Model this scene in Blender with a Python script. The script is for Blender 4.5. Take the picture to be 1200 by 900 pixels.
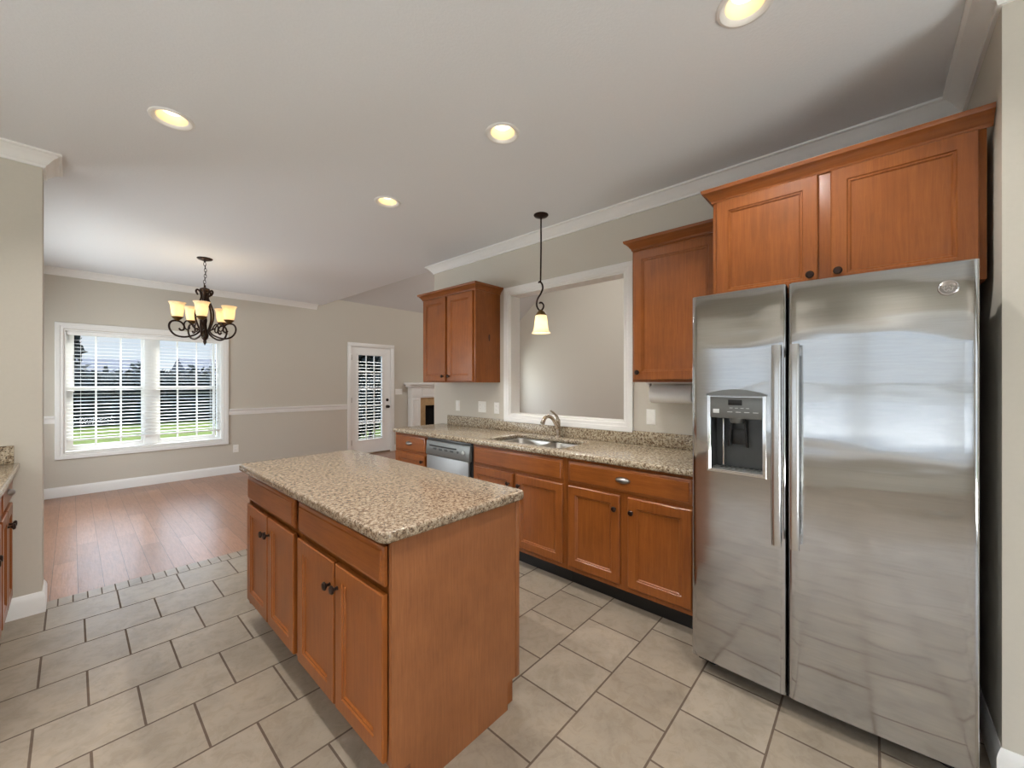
import bpy, bmesh, math, random
from mathutils import Vector, Matrix
R = math.radians
PI = math.pi
for o in list(bpy.data.objects):
    bpy.data.objects.remove(o, do_unlink=True)
SC = bpy.context.scene
COL = SC.collection
rng = random.Random(7)

# ------------------------------------------------------------------ camera
CAMZ = 1.38
HEAD = 47.83
cd = bpy.data.cameras.new('camera')
cd.sensor_width = 36.0
cd.lens = 14.0
cd.shift_y = -0.0007
cd.clip_start = 0.02
cam = bpy.data.objects.new('camera', cd)
COL.objects.link(cam)
cam.location = (0, 0, CAMZ)
cam.rotation_euler = (R(90), 0, R(-HEAD))
SC.camera = cam

# ------------------------------------------------------------------ colour management / cycles
SC.view_settings.view_transform = 'Standard'
SC.view_settings.look = 'None'
SC.view_settings.gamma = 1.0
SC.view_settings.use_curve_mapping = False
SC.view_settings.exposure = 0.42
SC.cycles.use_denoising = True
SC.cycles.max_bounces = 10
SC.cycles.diffuse_bounces = 6
SC.cycles.glossy_bounces = 5
SC.cycles.transparent_max_bounces = 16
SC.cycles.sample_clamp_indirect = 6.0
SC.cycles.caustics_reflective = False
SC.cycles.caustics_refractive = False

# ------------------------------------------------------------------ light levels
SKY = 0.7
SKY_TOP = 7.0
SUN = 8.0
CAN_W = 45.0
DAY_LEFT = 9.0
FILL_BACK = 10.0
FILL_DINING = 80.0
FILL_LIVING = 30.0
UPFILL_LEFT = 360.0
UPFILL_BACK = 190.0
LIVING_POINT_FILL = 82.0

# ------------------------------------------------------------------ world
W = bpy.data.worlds.new('sky')
SC.world = W
W.use_nodes = True
nt = W.node_tree
nt.nodes.clear()
wo = nt.nodes.new('ShaderNodeOutputWorld')
bg = nt.nodes.new('ShaderNodeBackground')
tc = nt.nodes.new('ShaderNodeTexCoord')
sp = nt.nodes.new('ShaderNodeSeparateXYZ')
rp = nt.nodes.new('ShaderNodeValToRGB')
rp.color_ramp.elements[0].position = 0.0
rp.color_ramp.elements[0].color = (0.86, 0.93, 1.0, 1)
rp.color_ramp.elements[1].position = 0.6
rp.color_ramp.elements[1].color = (0.36, 0.58, 0.95, 1)
nz = nt.nodes.new('ShaderNodeTexNoise')
nz.inputs['Scale'].default_value = 4.0
nz.inputs['Detail'].default_value = 6.0
mp = nt.nodes.new('ShaderNodeMapping')
mp.inputs['Scale'].default_value = (1, 1, 3.5)
cr = nt.nodes.new('ShaderNodeValToRGB')
cr.color_ramp.elements[0].position = 0.45
cr.color_ramp.elements[1].position = 0.68
mx = nt.nodes.new('ShaderNodeMix')
mx.data_type = 'RGBA'
mx.inputs['B'].default_value = (1.0, 1.0, 1.0, 1)
L = nt.links.new
L(tc.outputs['Generated'], sp.inputs[0])
L(sp.outputs['Z'], rp.inputs[0])
L(tc.outputs['Generated'], mp.inputs[0])
L(mp.outputs[0], nz.inputs[0])
L(nz.outputs['Fac'], cr.inputs[0])
L(cr.outputs['Color'], mx.inputs['Factor'])
L(rp.outputs['Color'], mx.inputs['A'])
L(mx.outputs['Result'], bg.inputs['Color'])
st = nt.nodes.new('ShaderNodeMapRange')      # overcast sky: brighter towards the zenith
st.interpolation_type = 'SMOOTHSTEP'
st.inputs['From Min'].default_value = 0.08
st.inputs['From Max'].default_value = 0.5
st.inputs['To Min'].default_value = SKY
st.inputs['To Max'].default_value = SKY_TOP
L(sp.outputs['Z'], st.inputs['Value'])
L(st.outputs['Result'], bg.inputs['Strength'])
L(bg.outputs[0], wo.inputs[0])


def lamp(name, kind, loc, energy, color=(1, 1, 1), direction=None, **kw):
    d = bpy.data.lights.new(name, kind)
    d.energy = energy
    d.color = color
    for k, v in kw.items():
        setattr(d, k, v)
    o = bpy.data.objects.new(name, d)
    COL.objects.link(o)
    o.location = loc
    if direction is not None:
        o.rotation_euler = Vector(direction).to_track_quat('-Z', 'Y').to_euler()
    return o


# sun over the back yard, daylight at the side window, added fill lamps elsewhere
lamp('sun', 'SUN', (0, 20, 20), SUN, (1.0, 0.93, 0.82), direction=(-0.37, -0.5, -0.62), angle=R(0.6))
lamp('daylight_side_window', 'AREA', (-2.84, -0.15, 1.27), DAY_LEFT, (0.94, 0.97, 1.0), direction=(1, 0, 0),
     shape='RECTANGLE', size=5.5, size_y=1.6)
lamp('rear_door_fill', 'AREA', (0.1, -3.68, 1.1), FILL_BACK, (0.97, 0.98, 1.0), direction=(0, 1, 0),
     shape='RECTANGLE', size=2.3, size_y=2.1)  # added fill lamp at the unseen rear door
lamp('living_window_fill', 'AREA', (7.3, 7.6, 1.4), FILL_LIVING, (0.95, 0.98, 1.0), direction=(0, -1, 0),
     shape='RECTANGLE', size=1.1, size_y=1.6)  # added fill lamp behind the hidden living-room window

# added fill lamps aimed up at the ceiling through side window and rear door
lamp('upward_fill_side', 'AREA', (-3.05, -0.15, 0.22), UPFILL_LEFT, (1.0, 0.99, 0.98), direction=(1, 0, 0.5),
     shape='RECTANGLE', size=5.5, size_y=0.55)
lamp('upward_fill_rear', 'AREA', (0.3, -4.2, -0.15), UPFILL_BACK, (1.0, 0.99, 0.97), direction=(0.45, 1, 0.8),
     shape='RECTANGLE', size=2.3, size_y=1.0)
lamp('dining_window_fill', 'AREA', (-1.2, 5.6, 1.3), FILL_DINING, (0.95, 0.98, 1.0), direction=(1, 0, 0),
     shape='RECTANGLE', size=1.9, size_y=1.6)  # added fill lamp that brightens the dining area from its unseen side
lamp('living_room_fill', 'POINT', (5.6, 3.6, 3.3), LIVING_POINT_FILL, (1.0, 0.98, 0.96), shadow_soft_size=0.3)  # added point fill for the living room, no fixture there
for pn, pc, pw, ph in (('window_portal', (0.73, 7.47, 1.28), 1.7, 1.6), ('door_portal', (3.92, 7.47, 1.1), 0.6, 1.75)):
    q = lamp(pn, 'AREA', pc, 1.0, direction=(0, -1, 0), shape='RECTANGLE', size=pw, size_y=ph)
    q.data.cycles.is_portal = True

# ------------------------------------------------------------------ key dimensions (metres; camera stands over the origin)
CEIL = 2.765
FAR = 7.285          # far dining wall
WX = 2.90            # sink wall
WEND = 3.88          # free end of the sink wall
ALC = -0.33          # side wall of the fridge recess
RX = 2.15            # face of the right-hand wall
LY = 3.72            # kitchen face of the left wall
LEND = -0.122        # its free end
X2 = 8.15            # end wall of the living room
LVY0 = 1.0           # living room near wall
VZ = 2.914           # springing of the vaulted ceiling
VS = 0.82
VR = 4.15            # ridge y
WESTX = -2.6
BACKY = -3.4
DINX = -0.95
TRANS = 3.865        # tile / wood joint


# ------------------------------------------------------------------ material helpers
def hexc(r, g, b):
    def f(c):
        c /= 255.0
        return c / 12.92 if c <= 0.04045 else ((c + 0.055) / 1.055) ** 2.4
    return (f(r), f(g), f(b), 1)


class NT:
    def __init__(s, name):
        s.m = bpy.data.materials.new(name)
        s.m.use_nodes = True
        s.t = s.m.node_tree
        s.t.nodes.clear()
        s.out = s.n('ShaderNodeOutputMaterial')
        s.tc = s.n('ShaderNodeTexCoord')

    def n(s, kind, **kw):
        x = s.t.nodes.new(kind)
        for k, v in kw.items():
            if k in x.inputs:
                x.inputs[k].default_value = v
            else:
                setattr(x, k, v)
        return x

    def l(s, a, b):
        s.t.links.new(a, b)

    def coords(s, scale=(1, 1, 1), loc=(0, 0, 0), rot=(0, 0, 0)):
        m = s.n('ShaderNodeMapping')
        m.inputs['Scale'].default_value = scale
        m.inputs['Location'].default_value = loc
        m.inputs['Rotation'].default_value = rot
        s.l(s.tc.outputs['Object'], m.inputs['Vector'])
        return m.outputs['Vector']

    def noise(s, vec, scale, detail=4.0, rough=0.55, dist=0.0):
        x = s.n('ShaderNodeTexNoise')
        x.inputs['Scale'].default_value = scale
        x.inputs['Detail'].default_value = detail
        x.inputs['Roughness'].default_value = rough
        x.inputs['Distortion'].default_value = dist
        s.l(vec, x.inputs['Vector'])
        return x.outputs['Fac']

    def ramp(s, fac, stops, interp='LINEAR'):
        x = s.n('ShaderNodeValToRGB')
        x.color_ramp.interpolation = interp
        e = x.color_ramp.elements
        while len(e) < len(stops):
            e.new(0.5)
        for i, (p, c) in enumerate(stops):
            e[i].position = p
            e[i].color = c if len(c) == 4 else (*c, 1)
        s.l(fac, x.inputs['Fac'])
        return x.outputs['Color']

    def mix(s, fac, a, b, mode='MIX'):
        x = s.n('ShaderNodeMix', data_type='RGBA', blend_type=mode)
        for sock, v in (('Factor', fac), ('A', a), ('B', b)):
            if isinstance(v, (int, float, tuple)):
                x.inputs[sock].default_value = v
            else:
                s.l(v, x.inputs[sock])
        return x.outputs['Result']

    def bump(s, height, strength, dist=0.01):
        x = s.n('ShaderNodeBump')
        x.inputs['Strength'].default_value = strength
        x.inputs['Distance'].default_value = dist
        s.l(height, x.inputs['Height'])
        return x.outputs['Normal']

    def principled(s, color, rough=0.5, metal=0.0, spec=0.5, normal=None, **kw):
        p = s.n('ShaderNodeBsdfPrincipled')
        for sock, v in (('Base Color', color), ('Roughness', rough), ('Metallic', metal), ('Specular IOR Level', spec)):
            if isinstance(v, tuple) and len(v) == 3:
                v = (*v, 1)
            if isinstance(v, (int, float, tuple)):
                p.inputs[sock].default_value = v
            else:
                s.l(v, p.inputs[sock])
        if normal is not None:
            s.l(normal, p.inputs['Normal'])
        for k, v in kw.items():
            p.inputs[k].default_value = v
        s.l(p.outputs[0], s.out.inputs['Surface'])
        return p


def plain(name, c, rough=0.5, metal=0.0, spec=0.5, var=0.0, scale=30.0, bump=0.0, **kw):
    t = NT(name)
    v = t.coords()
    f = t.noise(v, scale)
    a = tuple(x * (1 - var) for x in c[:3]) + (1,)
    b = tuple(min(1, x * (1 + var)) for x in c[:3]) + (1,)
    col = t.ramp(f, [(0.3, a), (0.7, b)])
    nrm = t.bump(f, bump) if bump else None
    t.principled(col, rough, metal, spec, nrm, **kw)
    return t.m


def mat_wood(name, dark, mid, light, grain, rough=0.3, gscale=1.0):
    t = NT(name)
    sc = {'z': (26, 26, 1.6), 'y': (26, 1.6, 26), 'x': (1.6, 26, 26)}[grain]
    v = t.coords(scale=tuple(k * gscale for k in sc))
    f = t.noise(v, 3.0, 6.0, 0.6, 0.6)
    blot = t.noise(t.coords(), 5.0, 4.0, 0.6)
    c1 = t.ramp(f, [(0.25, dark), (0.5, mid), (0.75, light)])
    c2 = t.ramp(blot, [(0.3, (0.84, 0.80, 0.76)), (0.7, (1.08, 1.06, 1.03))])
    col = t.mix(1.0, c1, c2, 'MULTIPLY')
    t.principled(col, rough, 0.0, 0.45, t.bump(f, 0.06, 0.004))
    return t.m


def mat_granite(name, base, pale, brown, dark, scale, darkness):
    t = NT(name)
    v = t.coords()
    n1 = t.noise(v, 38 * scale, 5.0, 0.65)
    n2 = t.noise(t.coords(loc=(3.1, 1.7, 0.4)), 62 * scale, 4.0, 0.6)
    n3 = t.noise(t.coords(loc=(7.7, 2.2, 5.1)), 85 * scale, 4.0, 0.65)
    big = t.noise(t.coords(loc=(1.2, 8.1, 0)), 5.0, 3.0, 0.5)
    vo = t.n('ShaderNodeTexVoronoi')
    vo.inputs['Scale'].default_value = 110 * scale
    t.l(v, vo.inputs['Vector'])
    c = t.mix(n1, base, pale)
    c = t.ramp(n1, [(0.36, brown), (0.47, base), (0.6, pale)])
    m2 = t.ramp(n2, [(0.55, (0, 0, 0)), (0.62, (1, 1, 1))])
    c = t.mix(m2, c, brown)
    m3 = t.ramp(n3, [(darkness, (0, 0, 0)), (darkness + 0.05, (1, 1, 1))])
    c = t.mix(m3, c, dark)
    g = t.ramp(vo.outputs['Color'], [(0.0, (0.82, 0.82, 0.82)), (1.0, (1.1, 1.1, 1.1))])
    c = t.mix(1.0, c, g, 'MULTIPLY')
    t.principled(c, 0.16, 0.0, 0.5)
    return t.m


def mat_metal(name, c, rough, stretch=None, wav=0.0, aniso=0.0):
    t = NT(name)
    nrm = None
    col = c
    if stretch:
        f = t.noise(t.coords(scale=stretch), 6.0, 3.0, 0.6)
        col = t.ramp(f, [(0.3, tuple(x * 0.93 for x in c[:3])), (0.7, tuple(min(1, x * 1.05) for x in c[:3]))])
        nrm = t.bump(f, 0.10 if wav else 0.03, 0.002)
    if wav:
        g = t.noise(t.coords(scale=(1, 0.35, 3.0)), 5.0, 1.0, 0.4)
        b = t.n('ShaderNodeBump')
        b.inputs['Strength'].default_value = wav
        b.inputs['Distance'].default_value = 0.02
        t.l(g, b.inputs['Height'])
        if nrm is not None:
            t.l(nrm, b.inputs['Normal'])
        nrm = b.outputs['Normal']
    p = t.principled(col, rough, 1.0, 0.5, nrm)
    p.inputs['Anisotropic'].default_value = aniso
    return t.m


def mat_brushed(name, c, rough):
    """stainless sheet: reflections drawn out sideways, with the slow waves of thin metal"""
    t = NT(name)
    g = t.noise(t.coords(scale=(1, 0.45, 1.5)), 4.5, 1.5, 0.4)
    f = t.noise(t.coords(scale=(1, 2, 90)), 3.0, 2.0, 0.5)
    col = t.ramp(f, [(0.3, tuple(x * 0.96 for x in c)), (0.7, tuple(x * 1.04 for x in c))])
    p = t.principled(col, rough, 1.0, 0.5, t.bump(g, 0.14, 0.02))
    p.inputs['Anisotropic'].default_value = 0.95
    tg = t.n('ShaderNodeTangent')
    tg.direction_type = 'RADIAL'
    tg.axis = 'Z'
    t.l(tg.outputs[0], p.inputs['Tangent'])
    return t.m


def mat_glass(name):
    t = NT(name)
    tr = t.n('ShaderNodeBsdfTransparent')
    gl = t.n('ShaderNodeBsdfGlossy')
    gl.inputs['Roughness'].default_value = 0.03
    fr = t.n('ShaderNodeFresnel')
    fr.inputs['IOR'].default_value = 1.15
    nz_ = t.noise(t.coords(), 0.5)
    mxs = t.n('ShaderNodeMixShader')
    t.l(fr.outputs[0], mxs.inputs[0])
    t.l(tr.outputs[0], mxs.inputs[1])
    t.l(gl.outputs[0], mxs.inputs[2])
    tint = t.ramp(nz_, [(0.0, (0.95, 0.97, 0.97)), (1.0, (0.97, 0.98, 0.98))])
    t.l(tint, tr.inputs['Color'])
    t.l(mxs.outputs[0], t.out.inputs['Surface'])
    return t.m


def mat_shade(name, c, emit, strength):
    t = NT(name)
    f = t.noise(t.coords(), 26.0, 5.0, 0.6, 0.8)
    col = t.ramp(f, [(0.3, tuple(x * 0.8 for x in c[:3])), (0.7, c)])
    df = t.n('ShaderNodeBsdfDiffuse')
    tl = t.n('ShaderNodeBsdfTranslucent')
    t.l(col, df.inputs['Color'])
    t.l(col, tl.inputs['Color'])
    m1 = t.n('ShaderNodeMixShader')
    m1.inputs[0].default_value = 0.6
    t.l(df.outputs[0], m1.inputs[1])
    t.l(tl.outputs[0], m1.inputs[2])
    em = t.n('ShaderNodeEmission')
    em.inputs['Strength'].default_value = strength
    em.inputs['Color'].default_value = emit
    ad = t.n('ShaderNodeAddShader')
    t.l(m1.outputs[0], ad.inputs[0])
    t.l(em.outputs[0], ad.inputs[1])
    t.l(ad.outputs[0], t.out.inputs['Surface'])
    return t.m


def mat_emit(name, c, s):
    t = NT(name)
    e = t.n('ShaderNodeEmission')
    e.inputs['Color'].default_value = c
    e.inputs['Strength'].default_value = s
    t.l(e.outputs[0], t.out.inputs['Surface'])
    return t.m


def mat_tile(name, w, h, lx, ly, mortar=0.0045, offset=0.5):
    """running-bond porcelain tile; rows run along x"""
    t = NT(name)
    v = t.coords(loc=(-lx + 40 * w, -ly + 40 * h, 0))
    b = t.n('ShaderNodeTexBrick')
    b.offset = offset
    b.offset_frequency = 2
    b.squash = 1.0
    b.inputs['Scale'].default_value = 1.0
    b.inputs['Mortar Size'].default_value = mortar
    b.inputs['Mortar Smooth'].default_value = 0.15
    b.inputs['Brick Width'].default_value = w
    b.inputs['Row Height'].default_value = h
    b.inputs['Bias'].default_value = 0.0
    b.inputs['Color1'].default_value = hexc(141, 129, 114)
    b.inputs['Color2'].default_value = hexc(151, 139, 124)
    b.inputs['Mortar'].default_value = hexc(92, 78, 66)
    t.l(v, b.inputs['Vector'])
    cloud = t.noise(t.coords(), 6.0, 8.0, 0.62, 0.7)
    vein = t.noise(t.coords(loc=(5, 2, 0)), 15.0, 7.0, 0.7, 1.3)
    c1 = t.ramp(cloud, [(0.3, (0.80, 0.80, 0.79)), (0.52, (1, 1, 1)), (0.75, (1.12, 1.10, 1.06))])
    c2 = t.ramp(vein, [(0.42, (0.86, 0.84, 0.80)), (0.52, (1, 1, 1))])
    col = t.mix(1.0, b.outputs['Color'], c1, 'MULTIPLY')
    col = t.mix(0.7, col, c2, 'MULTIPLY')
    inv = t.n('ShaderNodeMath', operation='SUBTRACT')
    inv.inputs[0].default_value = 1.0
    t.l(b.outputs['Fac'], inv.inputs[1])
    add = t.n('ShaderNodeMath', operation='MULTIPLY_ADD')
    t.l(cloud, add.inputs[0])
    add.inputs[1].default_value = 0.12
    t.l(inv.outputs[0], add.inputs[2])
    rough = t.ramp(b.outputs['Fac'], [(0.0, (0.34, 0.34, 0.34)), (1.0, (0.85, 0.85, 0.85))])
    t.principled(col, rough, 0.0, 0.45, t.bump(add.outputs[0], 0.5, 0.003))
    return t.m


def mat_planks(name, pw, ln, lx):
    """planks running along y"""
    t = NT(name)
    v = t.coords(loc=(-20 * pw, lx + 0.0, 0), rot=(0, 0, R(-90)))
    v = t.coords(rot=(0, 0, R(90)), loc=(30 * ln, -lx + 40 * pw, 0))
    b = t.n('ShaderNodeTexBrick')
    b.offset = 0.37
    b.offset_frequency = 2
    b.inputs['Scale'].default_value = 1.0
    b.inputs['Mortar Size'].default_value = 0.0016
    b.inputs['Mortar Smooth'].default_value = 0.3
    b.inputs['Brick Width'].default_value = ln
    b.inputs['Row Height'].default_value = pw
    b.inputs['Color1'].default_value = hexc(138, 98, 74)
    b.inputs['Color2'].default_value = hexc(160, 116, 90)
    b.inputs['Mortar'].default_value = hexc(74, 48, 34)
    t.l(v, b.inputs['Vector'])
    g = t.noise(t.coords(scale=(30, 2.2, 1)), 2.5, 6.0, 0.62, 1.2)
    s = t.noise(t.coords(scale=(14, 5, 1)), 2.0, 3.0, 0.5, 0.6)
    gc = t.ramp(g, [(0.3, (0.72, 0.70, 0.68)), (0.6, (1.06, 1.05, 1.04))])
    col = t.mix(1.0, b.outputs['Color'], gc, 'MULTIPLY')
    add = t.n('ShaderNodeMath', operation='SUBTRACT')
    t.l(s, add.inputs[0])
    t.l(b.outputs['Fac'], add.inputs[1])
    t.principled(col, 0.28, 0.0, 0.6, t.bump(add.outputs[0], 0.28, 0.004))
    return t.m


M = {}
M['wall'] = plain('wall_paint', hexc(199, 193, 181), 0.62, 0, 0.3, 0.012, 60, 0.02)
M['ceiling'] = plain('ceiling_paint', hexc(224, 226, 228), 0.85, 0, 0.2, 0.012, 90, 0.12)
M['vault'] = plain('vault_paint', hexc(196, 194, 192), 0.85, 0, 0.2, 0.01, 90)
M['trim'] = plain('trim_paint', hexc(232, 231, 228), 0.35, 0, 0.5, 0.01, 40)
M['vinyl'] = plain('white_vinyl', hexc(238, 238, 236), 0.35, 0, 0.5, 0.01, 40)
M['plate'] = plain('plate_plastic', hexc(238, 236, 230), 0.3, 0, 0.5, 0.01, 40)
M['tile'] = mat_tile('floor_tile', 0.3055, 0.3128, 0.2, 0.607)
M['mosaic'] = mat_tile('border_tile', 0.0645, 0.5, 0.003, 3.4, 0.0035, 0.0)
M['planks'] = mat_planks('wood_planks', 0.122, 1.15, 0.025)
cherry = (hexc(124, 67, 27), hexc(136, 77, 32), hexc(147, 87, 40))
M['wood'] = mat_wood('cherry_wood', *cherry, 'z', 0.3)
M['wood_h'] = mat_wood('cherry_wood_across', *cherry, 'y', 0.3)
M['wood_x'] = mat_wood('cherry_wood_deep', *cherry, 'x', 0.3)
M['panelwood'] = mat_wood('end_panel_wood', hexc(126, 78, 46), hexc(138, 87, 52), hexc(147, 95, 58), 'z', 0.38, 1.8)
M['mark'] = plain('dark_mark', hexc(62, 28, 14), 0.35, 0, 0.45, 0.3, 90)
M['granite'] = mat_granite('granite', hexc(166, 150, 126), hexc(194, 182, 160), hexc(112, 92, 72), hexc(42, 35, 30), 1.5, 0.575)
M['granite_i'] = mat_granite('island_granite', hexc(142, 124, 103), hexc(166, 151, 131), hexc(100, 80, 64), hexc(46, 41, 36), 1.7, 0.585)
M['steel'] = mat_brushed('stainless_steel', (0.50, 0.505, 0.515), 0.09)
M['steel2'] = mat_metal('satin_steel', (0.62, 0.62, 0.62), 0.22, (1, 60, 1.0))
M['dwsteel'] = mat_metal('dishwasher_steel', (0.30, 0.30, 0.30), 0.45, (1, 60, 1.0))
M['sinksteel'] = mat_metal('sink_steel', (0.62, 0.60, 0.57), 0.28, (30, 30, 30))
M['chrome'] = mat_metal('chrome', (0.82, 0.82, 0.83), 0.1)
M['nickel'] = mat_metal('brushed_nickel', (0.55, 0.47, 0.38), 0.25, (40, 40, 2))
M['bronze'] = plain('oil_rubbed_bronze', hexc(52, 38, 32), 0.35, 0.75, 0.5, 0.25, 60)
M['pewter'] = mat_metal('pewter', (0.30, 0.27, 0.25), 0.3, (40, 40, 40))
M['brass'] = plain('antique_brass', hexc(110, 88, 52), 0.35, 0.8, 0.5, 0.1, 60)
M['black'] = plain('black_plastic', hexc(16, 15, 15), 0.4, 0, 0.5, 0.1, 50)
M['darkgrey'] = plain('dark_grey_plastic', hexc(66, 68, 68), 0.3, 0, 0.5, 0.04, 50)
M['midgrey'] = plain('grey_plastic', hexc(108, 110, 108), 0.3, 0.3, 0.5, 0.04, 50)
M['ltgrey'] = plain('pale_grey_print', hexc(196, 198, 196), 0.4, 0, 0.5, 0.02, 50)
M['appl_side'] = plain('fridge_cabinet_paint', hexc(140, 140, 140), 0.5, 0.2, 0.5, 0.03, 90)
M['glass'] = mat_glass('window_glass')
M['slat'] = plain('blind_slat', hexc(240, 240, 238), 0.45, 0, 0.4, 0.01, 30)
M['slat_grey'] = plain('mini_blind_slat', hexc(168, 168, 166), 0.5, 0, 0.3, 0.01, 30)
M['paper'] = plain('paper_towel', hexc(240, 240, 238), 0.9, 0, 0.2, 0.02, 120, 0.1)
M['shade'] = mat_shade('alabaster_glass', (0.88, 0.76, 0.58, 1), (1.0, 0.80, 0.54, 1), 0.10)
M['shade2'] = mat_shade('frosted_glass', (0.92, 0.82, 0.64, 1), (1.0, 0.86, 0.62, 1), 0.16)
M['bulb'] = mat_emit('lit_bulb', (1.0, 0.80, 0.52, 1), 9.0)
M['canlamp'] = mat_emit('lit_can_lamp', (1.0, 0.84, 0.58, 1), 3.0)
M['baffle'] = plain('can_reflector', hexc(246, 226, 190), 0.4, 0, 0.4, 0.01, 30)
M['travertine'] = plain('travertine_tile', hexc(182, 152, 112), 0.4, 0, 0.4, 0.12, 14)
M['soot'] = plain('firebox_black', hexc(14, 13, 14), 0.8, 0, 0.2, 0.3, 14)
M['brick'] = plain('hearth_brick', hexc(104, 50, 36), 0.7, 0, 0.3, 0.3, 20)
M['grass'] = plain('lawn_grass', hexc(66, 74, 22), 0.9, 0, 0.1, 0.25, 3.0)
M['patio'] = plain('added_ground_grey', hexc(78, 77, 74), 0.9, 0, 0.1, 0.08, 4)
M['leaf'] = plain('evergreen_leaf', hexc(15, 19, 16), 0.8, 0, 0.15, 0.35, 2.0)
M['bark'] = plain('bark', hexc(46, 38, 32), 0.9, 0, 0.1, 0.3, 9)
M['siding'] = plain('dark_siding', hexc(58, 60, 64), 0.8, 0, 0.2, 0.1, 5)
M['shingle'] = plain('roof_shingle', hexc(50, 50, 54), 0.9, 0, 0.2, 0.2, 9)


# ------------------------------------------------------------------ geometry helpers
def tag(o, label=None, cat=None, group=None, kind=None):
    if label: o['label'] = label
    if cat: o['category'] = cat
    if group: o['group'] = group
    if kind: o['kind'] = kind
    return o


def thing(name, label, cat, loc, group=None, kind=None):
    o = bpy.data.objects.new(name, None)
    o.empty_display_size = 0.1
    COL.objects.link(o)
    o.location = loc
    return tag(o, label, cat, group, kind)


def wloc(o):
    v = Vector((0, 0, 0))
    while o is not None:
        v += o.location
        o = o.parent
    return v


def obj(name, bm, mat, parent=None, label=None, smooth=35):
    """links the world-space bmesh as one mesh object"""
    bmesh.ops.remove_doubles(bm, verts=bm.verts, dist=1e-6)
    bmesh.ops.recalc_face_normals(bm, faces=bm.faces)
    off = wloc(parent)
    if off.length:
        bmesh.ops.translate(bm, verts=bm.verts, vec=-off)
    me = bpy.data.meshes.new(name)
    bm.to_mesh(me)
    bm.free()
    if smooth:
        for p in me.polygons:
            p.use_smooth = True
        me.set_sharp_from_angle(angle=R(smooth))
    me.materials.append(M[mat] if isinstance(mat, str) else mat)
    o = bpy.data.objects.new(name, me)
    COL.objects.link(o)
    if parent is not None:
        o.parent = parent
    if label: o['label'] = label
    return o


def struct(name, bm, mat, parent=None, **kw):
    o = obj(name, bm, mat, parent, **kw)
    if parent is None:
        o['kind'] = 'structure'
    return o


def BM():
    return bmesh.new()


def hexa(bm, pts, bevel=0.0, seg=2):
    v = [bm.verts.new(p) for p in pts]
    fs = [bm.faces.new([v[i] for i in q]) for q in
          ((0, 3, 2, 1), (4, 5, 6, 7), (0, 1, 5, 4), (1, 2, 6, 5), (2, 3, 7, 6), (3, 0, 4, 7))]
    if bevel > 0:
        es = set()
        for f in fs:
            es.update(f.edges)
        bmesh.ops.bevel(bm, geom=list(es), offset=bevel, segments=seg, affect='EDGES', profile=0.5)


def box(bm, x0, x1, y0, y1, z0, z1, bevel=0.0, seg=2):
    hexa(bm, [(x0, y0, z0), (x1, y0, z0), (x1, y1, z0), (x0, y1, z0),
              (x0, y0, z1), (x1, y0, z1), (x1, y1, z1), (x0, y1, z1)], bevel, seg)
    return bm


def fbox(bm, F, u0, u1, v0, v1, n0, n1, bevel=0.0, seg=2):
    hexa(bm, [F(u0, v0, n0), F(u1, v0, n0), F(u1, v1, n0), F(u0, v1, n0),
              F(u0, v0, n1), F(u1, v0, n1), F(u1, v1, n1), F(u0, v1, n1)], bevel, seg)
    return bm


def face_nx(X): return lambda u, v, n: Vector((X - n, u, v))
def face_px(X): return lambda u, v, n: Vector((X + n, u, v))
def face_ny(Y): return lambda u, v, n: Vector((u, Y - n, v))
def face_py(Y): return lambda u, v, n: Vector((u, Y + n, v))


def loft_rect(bm, F, u0, u1, v0, v1, prof, cap0=True, cap1=True):
    """rings of rectangles: prof = [(inset, depth)]"""
    rings = []
    for ins, d in prof:
        rings.append([bm.verts.new(F(a, b, d)) for a, b in
                      ((u0 + ins, v0 + ins), (u1 - ins, v0 + ins), (u1 - ins, v1 - ins), (u0 + ins, v1 - ins))])
    for a, b in zip(rings, rings[1:]):
        for i in range(4):
            j = (i + 1) % 4
            bm.faces.new((a[i], a[j], b[j], b[i]))
    if cap0: bm.faces.new(rings[0])
    if cap1: bm.faces.new(rings[-1])
    return bm


def frame(bm, F, u0, u1, v0, v1, w, d, bev=0.004, steps=None):
    """picture frame around an opening (outer size given)"""
    prof = steps or [(0, 0), (0, d - bev), (bev, d), (w * 0.55, d), (w * 0.62, d - bev), (w - bev, d - bev), (w, d - 2 * bev), (w, 0)]
    rings = []
    for ins, dd in prof:
        rings.append([bm.verts.new(F(a, b, dd)) for a, b in
                      ((u0 + ins, v0 + ins), (u1 - ins, v0 + ins), (u1 - ins, v1 - ins), (u0 + ins, v1 - ins))])
    rings.append(rings[0])
    for a, b in zip(rings, rings[1:]):
        for i in range(4):
            j = (i + 1) % 4
            bm.faces.new((a[i], a[j], b[j], b[i]))
    return bm


def prism(bm, pts, axis, a0, a1, bevel=0.0):
    """polygon extruded along an axis; pts are the other two coordinates in order"""
    def P(p, a):
        return {'x': (a, p[0], p[1]), 'y': (p[0], a, p[1]), 'z': (p[0], p[1], a)}[axis]
    lo = [bm.verts.new(P(p, a0)) for p in pts]
    hi = [bm.verts.new(P(p, a1)) for p in pts]
    fs = [bm.faces.new(lo[::-1]), bm.faces.new(hi)]
    n = len(pts)
    for i in range(n):
        j = (i + 1) % n
        fs.append(bm.faces.new((lo[i], lo[j], hi[j], hi[i])))
    if bevel:
        es = set()
        for f in fs: es.update(f.edges)
        bmesh.ops.bevel(bm, geom=list(es), offset=bevel, segments=2, affect='EDGES', profile=0.5)
    return bm


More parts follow.
